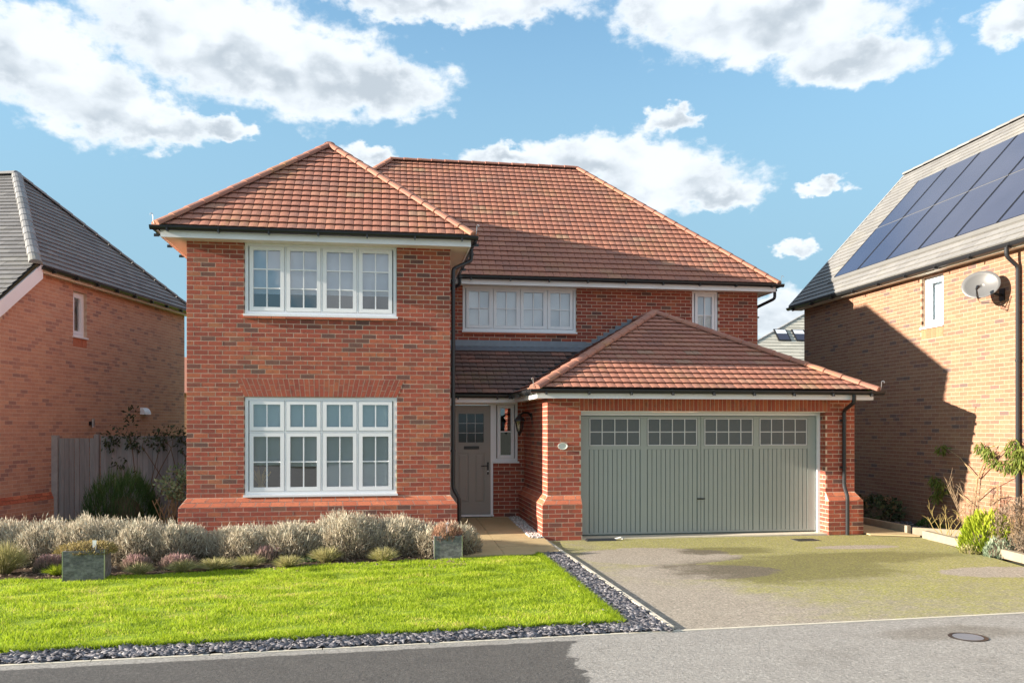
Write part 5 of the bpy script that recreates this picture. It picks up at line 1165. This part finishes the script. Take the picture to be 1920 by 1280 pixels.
# right-hand bed
t = thing('hydrangea', (13.0, 1.55, 0), 'dark hydrangea with faded brown heads in the shade behind the garage pier', 'hydrangea'); core((13.0, 1.55, 0), (.45, .55), .42, t, s=.8); leafball(900, (13.0, 1.55, .22), (.56, .7, .30), .10, 'leaves', 'hydrangea_leaf', t, (.5, .22), asp=1.5)
for i in range(14): leafball(40, (13.0 + random.uniform(-.5, .4), 1.5 + random.uniform(-.6, .6), .40 + random.uniform(-.12, .1)), (.07, .07, .05), .03, 'flower_head', 'hydrangea_leaf', t, (.95, .08), asp=1.2)
t = thing('bare_shrub', (12.55, -1.45, 0), 'bare shrub with pale yellow twigs at the corner of the timber edging', 'shrub', 'bare winter shrubs'); mb = MB(); twigs((12.52, -1.42, 0), 9, .60, .38, .0065, mb, 4); obj('twigs', mb, 'stem_yellow', t)
t = thing('bare_shrub', (12.95, -1.35, 0), 'tall bare tan shrub against the shadowed brick wall', 'shrub', 'bare winter shrubs'); mb = MB(); twigs((12.98, -1.38, 0), 17, 1.02, .58, .0065, mb, 4, (-.12, 0)); obj('twigs', mb, 'stem_pale', t)
t = thing('conifer_shrub', (12.22, -2.72, 0), 'bright yellow-green dwarf conifer beside the timber edging', 'conifer'); core((12.22, -2.72, 0), (.27, .3), .46, t); P, N, u = dome_points(3600, (12.22, -2.72, .03), (.34, .36), .52); d = N * .6 + np.array([0, 0, .7]) + rng.normal(0, .25, P.shape); d /= np.linalg.norm(d, axis=1)[:, None]
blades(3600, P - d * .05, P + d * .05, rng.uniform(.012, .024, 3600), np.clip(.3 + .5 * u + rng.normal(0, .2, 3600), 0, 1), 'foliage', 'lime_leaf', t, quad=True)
small_plant('silver_plant', 12.10, -3.12, .20, .25, 'silver_leaf', 900, 'small grey-green plant at the foot of the yellow conifer', 'plant', wd=(.010, .02))
small_plant('straw_plant', 11.98, -2.75, .20, .14, 'straw', 500, 'straw coloured ground plant in front of the yellow conifer', 'plant', wd=(.008, .016))
t = thing('brown_shrub', (12.45, -3.20, 0), 'brown twiggy shrub at the right edge of the picture', 'shrub'); core((12.45, -3.2, 0), (.32, .4), .62, t, s=.75); mb = MB(); twigs((12.42, -3.25, 0), 34, .66, .30, .006, mb, 3); obj('twigs', mb, 'stem_tan', t); P, N, u = dome_points(4200, (12.45, -3.2, .03), (.40, .48), .74); d = N * .4 + rng.normal(0, .5, P.shape) + np.array([0, 0, .5]); d /= np.linalg.norm(d, axis=1)[:, None]
blades(4200, P - d * .03, P + d * .03, rng.uniform(.008, .016, 4200), np.clip(rng.normal(.5, .25, 4200), 0, 1), 'foliage', 'brown_leaf', t, quad=True)
t = thing('wall_climber', (13.4, -1.0, 0), 'climber with drooping yellow-green leaves trained on the buff brick wall', 'climber'); mb = MB()
cl = [(13.46, -.72, 0), (13.48, -.80, .5), (13.5, -.86, 1.0), (13.5, -1.0, 1.25), (13.5, -1.4, 1.45), (13.5, -1.7, 1.72)]
mb.tube(cl, [.022, .018, .014, .011, .009, .006], 6)
for pts in ([(13.5, -.86, 1.0), (13.5, -1.2, 1.28), (13.5, -1.55, 1.38)], [(13.5, -.8, .6), (13.5, -1.15, .85), (13.5, -1.35, .92), (13.5, -1.7, 1.08)], [(13.5, -1.35, .92), (13.5, -1.34, .4), (13.5, -1.3, .1)], [(13.5, -.86, 1.0), (13.5, -.4, 1.35), (13.5, .05, 1.55)], [(13.48, -.8, .5), (13.48, -.3, .75), (13.48, .25, .92)], [(13.5, -.9, 1.1), (13.5, -1.1, 1.45), (13.5, -1.25, 1.5)], [(13.5, -1.1, .55), (13.5, -1.35, .7), (13.5, -1.6, .75)]): mb.tube(pts, [.012, .009] + [.006] * (len(pts) - 2), 5)
obj('stems', mb, 'stem_tan', t)
for (y, z, r, n) in ((-1.80, 1.55, .22, 230), (-1.98, 1.40, .24, 260), (-1.72, 1.28, .14, 110), (-1.02, 1.58, .12, 90), (-1.22, 1.48, .14, 110), (-1.30, 1.33, .10, 60), (-1.55, 1.30, .09, 40), (.0, 1.52, .12, 90), (.22, .92, .12, 90), (.05, .80, .16, 140), (.15, .62, .10, 60), (-.12, .78, .1, 50), (-.1, .12, .06, 20)): leafball(int(n * .75), (13.42, y, z), (.07, r * .8, r * .85), .12, 'leaves', 'climber_leaf', t, (.5, .25), drop=1.6, flat=0, asp=5.0)
small_plant('ground_plant', 13.35, .3, .2, .16, 'green_leaf', 200, 'small green plant at the foot of the shadowed brick wall', 'plant', wd=(.02, .04), L=(.05, .09), cr=.5)

for (x, y, z, rf) in ((-.28, -.33, ZE + .03, bay_roof), (4.55, -.33, ZE + .03, bay_roof), (11.57, -.69, ZG + .03, gar_roof), (11.40, -.55, ZG + .08, gar_roof), (5.70, -.69, ZG + .03, gar_roof), (11.68, 3.26, ZE + .03, main_roof)):
    o = leafball(160, (x, y, z), (.10, .05, .03), .02, 'moss', 'lime_leaf', rf, (.45, .2), asp=1.3); o['kind'] = 'stuff'
# ================================================================== GRASS, SLATE CHIPPINGS, PEBBLES
def in_poly(x, y, pg):
    r = np.zeros(len(x), bool); n = len(pg)
    for i in range(n):
        (x0, y0), (x1, y1) = pg[i], pg[(i + 1) % n]
        c = (y0 > y) != (y1 > y); r ^= c & (x < (x1 - x0) * (y - y0) / (y1 - y0 + 1e-12) + x0)
    return r
LAWN = [(-6, edge(-6) + .37), (-3, edge(-3) + .37), (0, edge(0) + .37), (2.5, edge(2.5) + .38), (5.42, -6.38), (5.42, -4), (5.45, -2.0), (4.3, -2.22), (3.8, -2.3), (2.6, -2.42), (.9, -2.8), (-.6, -3.1), (-3, -3.2), (-6, -3.3)]
N_ = 330000; gx = rng.uniform(-6, 5.55, N_); gy = rng.uniform(-7, -1.95, N_)
def waves(x, y, k0, k1, m=14):
    r = np.zeros(len(x))
    for _ in range(m):
        a, k, p = rng.uniform(0, 6.28), rng.uniform(k0, k1), rng.uniform(0, 6.28); r += np.sin(k * (x * np.cos(a) * .7 + y * np.sin(a) * 1.2) + p)
    return r / math.sqrt(m / 2)
wob = .02 * waves(gx, gy, 8, 30) + .02 * np.sin(gx * 9) + .02 * np.sin(gx * 23 + 1); k = in_poly(gx, gy + wob, LAWN) & (gx > -.6 + (gy + 7) * -.55 - 1.0); gx, gy = gx[k], gy[k]; n = len(gx)
h = rng.uniform(.014, .040, n) * np.clip(1 + .30 * waves(gx, gy, 7, 18), .4, 1.9); b = np.stack([gx, gy, np.full(n, .008)], 1); a = rng.uniform(0, 6.28, n); ln = rng.uniform(.2, .9, n) * h
tip = b + np.stack([np.cos(a) * ln, np.sin(a) * ln, h], 1); pt = waves(gx, gy, 1.2, 3.0); pf = waves(gx, gy, 6, 14); pm = waves(gx, gy, 18, 40)
tn = np.clip(.53 + .08 * pt + .09 * pf + .08 * pm + rng.normal(0, .19, n), 0, 1)
ne = 15000; ex = np.concatenate([rng.uniform(-2.2, 5.44, ne), rng.normal(5.42, .02, ne // 2)]); ey = np.concatenate([edge(ex[:ne]) + .375 + .02 * waves(ex[:ne], ex[:ne], 4, 22) + rng.normal(0, .02, ne), rng.uniform(-6.35, -2.0, ne // 2)])
m_ = len(ex); eh = rng.uniform(.03, .07, m_); ea = rng.uniform(0, 6.28, m_); ed = rng.uniform(.3, 1.1, m_) * eh; eb = np.stack([ex, ey, np.full(m_, .006)], 1)
b = np.concatenate([b, eb]); tip = np.concatenate([tip, eb + np.stack([np.cos(ea) * ed, np.sin(ea) * ed - .2 * eh, eh], 1)]); tn = np.concatenate([tn, np.clip(rng.normal(.25, .2, m_), 0, 1)]); n += m_
g = blades(n, b, tip, rng.uniform(.006, .011, n), tn, 'lawn_grass', 'grass', None, 'stuff'); g['label'] = 'short bright green grass of the front lawn'
def chips(n, fx, fy, keep, s, name, mat, lab, thin=.3, z=0.0):
    x, y = fx(n), fy(n); k = keep(x, y); x, y = x[k], y[k]; n = len(x); sz = rng.uniform(*s, n); yaw = rng.uniform(0, 6.28, n); tx, ty = rng.normal(0, .28, n), rng.normal(0, .28, n)
    base = np.array([(-1, -.45, -1), (.4, -.6, -1), (1, .1, -1), (-.2, .6, -1), (-.9, -.35, 1), (.35, -.5, 1), (.85, .1, 1), (-.2, .5, 1)]); V = np.repeat(base[None], n, 0) * rng.uniform(.8, 1.2, (n, 8, 3)); V[:, :, 2] *= thin * .35; V *= sz[:, None, None] / 2
    V[:, :, 2] += V[:, :, 0] * tx[:, None] + V[:, :, 1] * ty[:, None]; c, s_ = np.cos(yaw)[:, None], np.sin(yaw)[:, None]
    X_ = V[:, :, 0] * c - V[:, :, 1] * s_ + x[:, None]; Y_ = V[:, :, 0] * s_ + V[:, :, 1] * c + y[:, None]; Z_ = V[:, :, 2] + (z + rng.uniform(.004, .026, n))[:, None]
    V = np.stack([X_, Y_, Z_], 2).reshape(-1, 3); f = np.array([(4, 5, 6, 7), (0, 1, 5, 4), (1, 2, 6, 5), (2, 3, 7, 6), (3, 0, 4, 7)]); F = (np.arange(n)[:, None, None] * 8 + f[None]).reshape(-1, 4)
    o = np_mesh(name, V, F, np.repeat(np.clip(rng.normal(.5, .25, n), 0, 1), 5), mat, None, 'stuff'); o['label'] = lab
edgev = lambda x: -7.06 + .05 * x
chips(9000, lambda n: rng.uniform(-1.6, 5.8, n), lambda n: rng.uniform(0, 1, n), lambda x, y: np.ones(len(x), bool), (.03, .10), 'slate_chippings', 'slate', 'plum grey slate chippings along the front of the lawn') if False else None
def strip(n):
    x = rng.uniform(-1.7, 5.8, n); y = edgev(x) + rng.uniform(.05, .40, n); return x, y
sx1, sy1 = strip(7600); sx2 = rng.uniform(5.40, 5.795, 5200); sy2 = rng.uniform(-6.75, -1.85, 5200); k2 = sx2 > 5.42 + 0 * sy2
AX, AY = np.concatenate([sx1, sx2[k2]]), np.concatenate([sy1, sy2[k2]])
chips(len(AX), lambda n: AX, lambda n: AY, lambda x, y: np.ones(len(x), bool), (.03, .095), 'slate_chippings', 'slate', 'plum grey slate chippings between lawn, footway and drive')
px_ = rng.uniform(5.56, 5.79, 2200); py_ = rng.uniform(-.5, 2.0, 2200)
chips(2200, lambda n: px_, lambda n: py_, lambda x, y: x > 5.58, (.02, .05), 'white_pebbles', 'pebble', 'white pebbles between the path and the garage wall', .9, .03) if False else None
def pebbles():
    x, y = px_, py_; n = len(x); sz = rng.uniform(.02, .048, n); ph = np.array([(1, 0, 0), (0, 1, 0), (-1, 0, 0), (0, -1, 0), (0, 0, 1), (0, 0, -1)], float); V = ph[None] * rng.uniform(.7, 1.2, (n, 6, 3)) * (sz / 2)[:, None, None]
    V += np.stack([x, y, .082 + .033 * y - .02 + rng.uniform(0, .03, n)], 1)[:, None]; f = np.array([(0, 1, 4), (1, 2, 4), (2, 3, 4), (3, 0, 4), (1, 0, 5), (2, 1, 5), (3, 2, 5), (0, 3, 5)]); F = (np.arange(n)[:, None, None] * 6 + f[None]).reshape(-1, 3)
    o = np_mesh('white_pebbles', V.reshape(-1, 3), F, np.repeat(rng.uniform(0, 1, n), 8), 'pebble', None, 'stuff'); o['label'] = 'white pebbles between the path and the garage wall'
pebbles()
bx_ = rng.uniform(12.45, 13.55, 2600); by_ = rng.uniform(-4.5, 4, 2600)
chips(len(bx_), lambda n: bx_, lambda n: by_, lambda x, y: np.ones(len(x), bool), (.03, .09), 'bed_chippings', 'slate', 'dark slate chippings over the right-hand bed')
def mulch():
    x = rng.uniform(-2.5, 4.3, 2600); y = rng.uniform(-3.0, -.3, 2600)
    return x, y
mx_, my_ = mulch(); chips(len(mx_), lambda n: mx_, lambda n: my_, lambda x, y: np.ones(len(x), bool), (.02, .07), 'bark_mulch', 'brown_leaf', 'bark mulch and dry litter over the lavender bed')
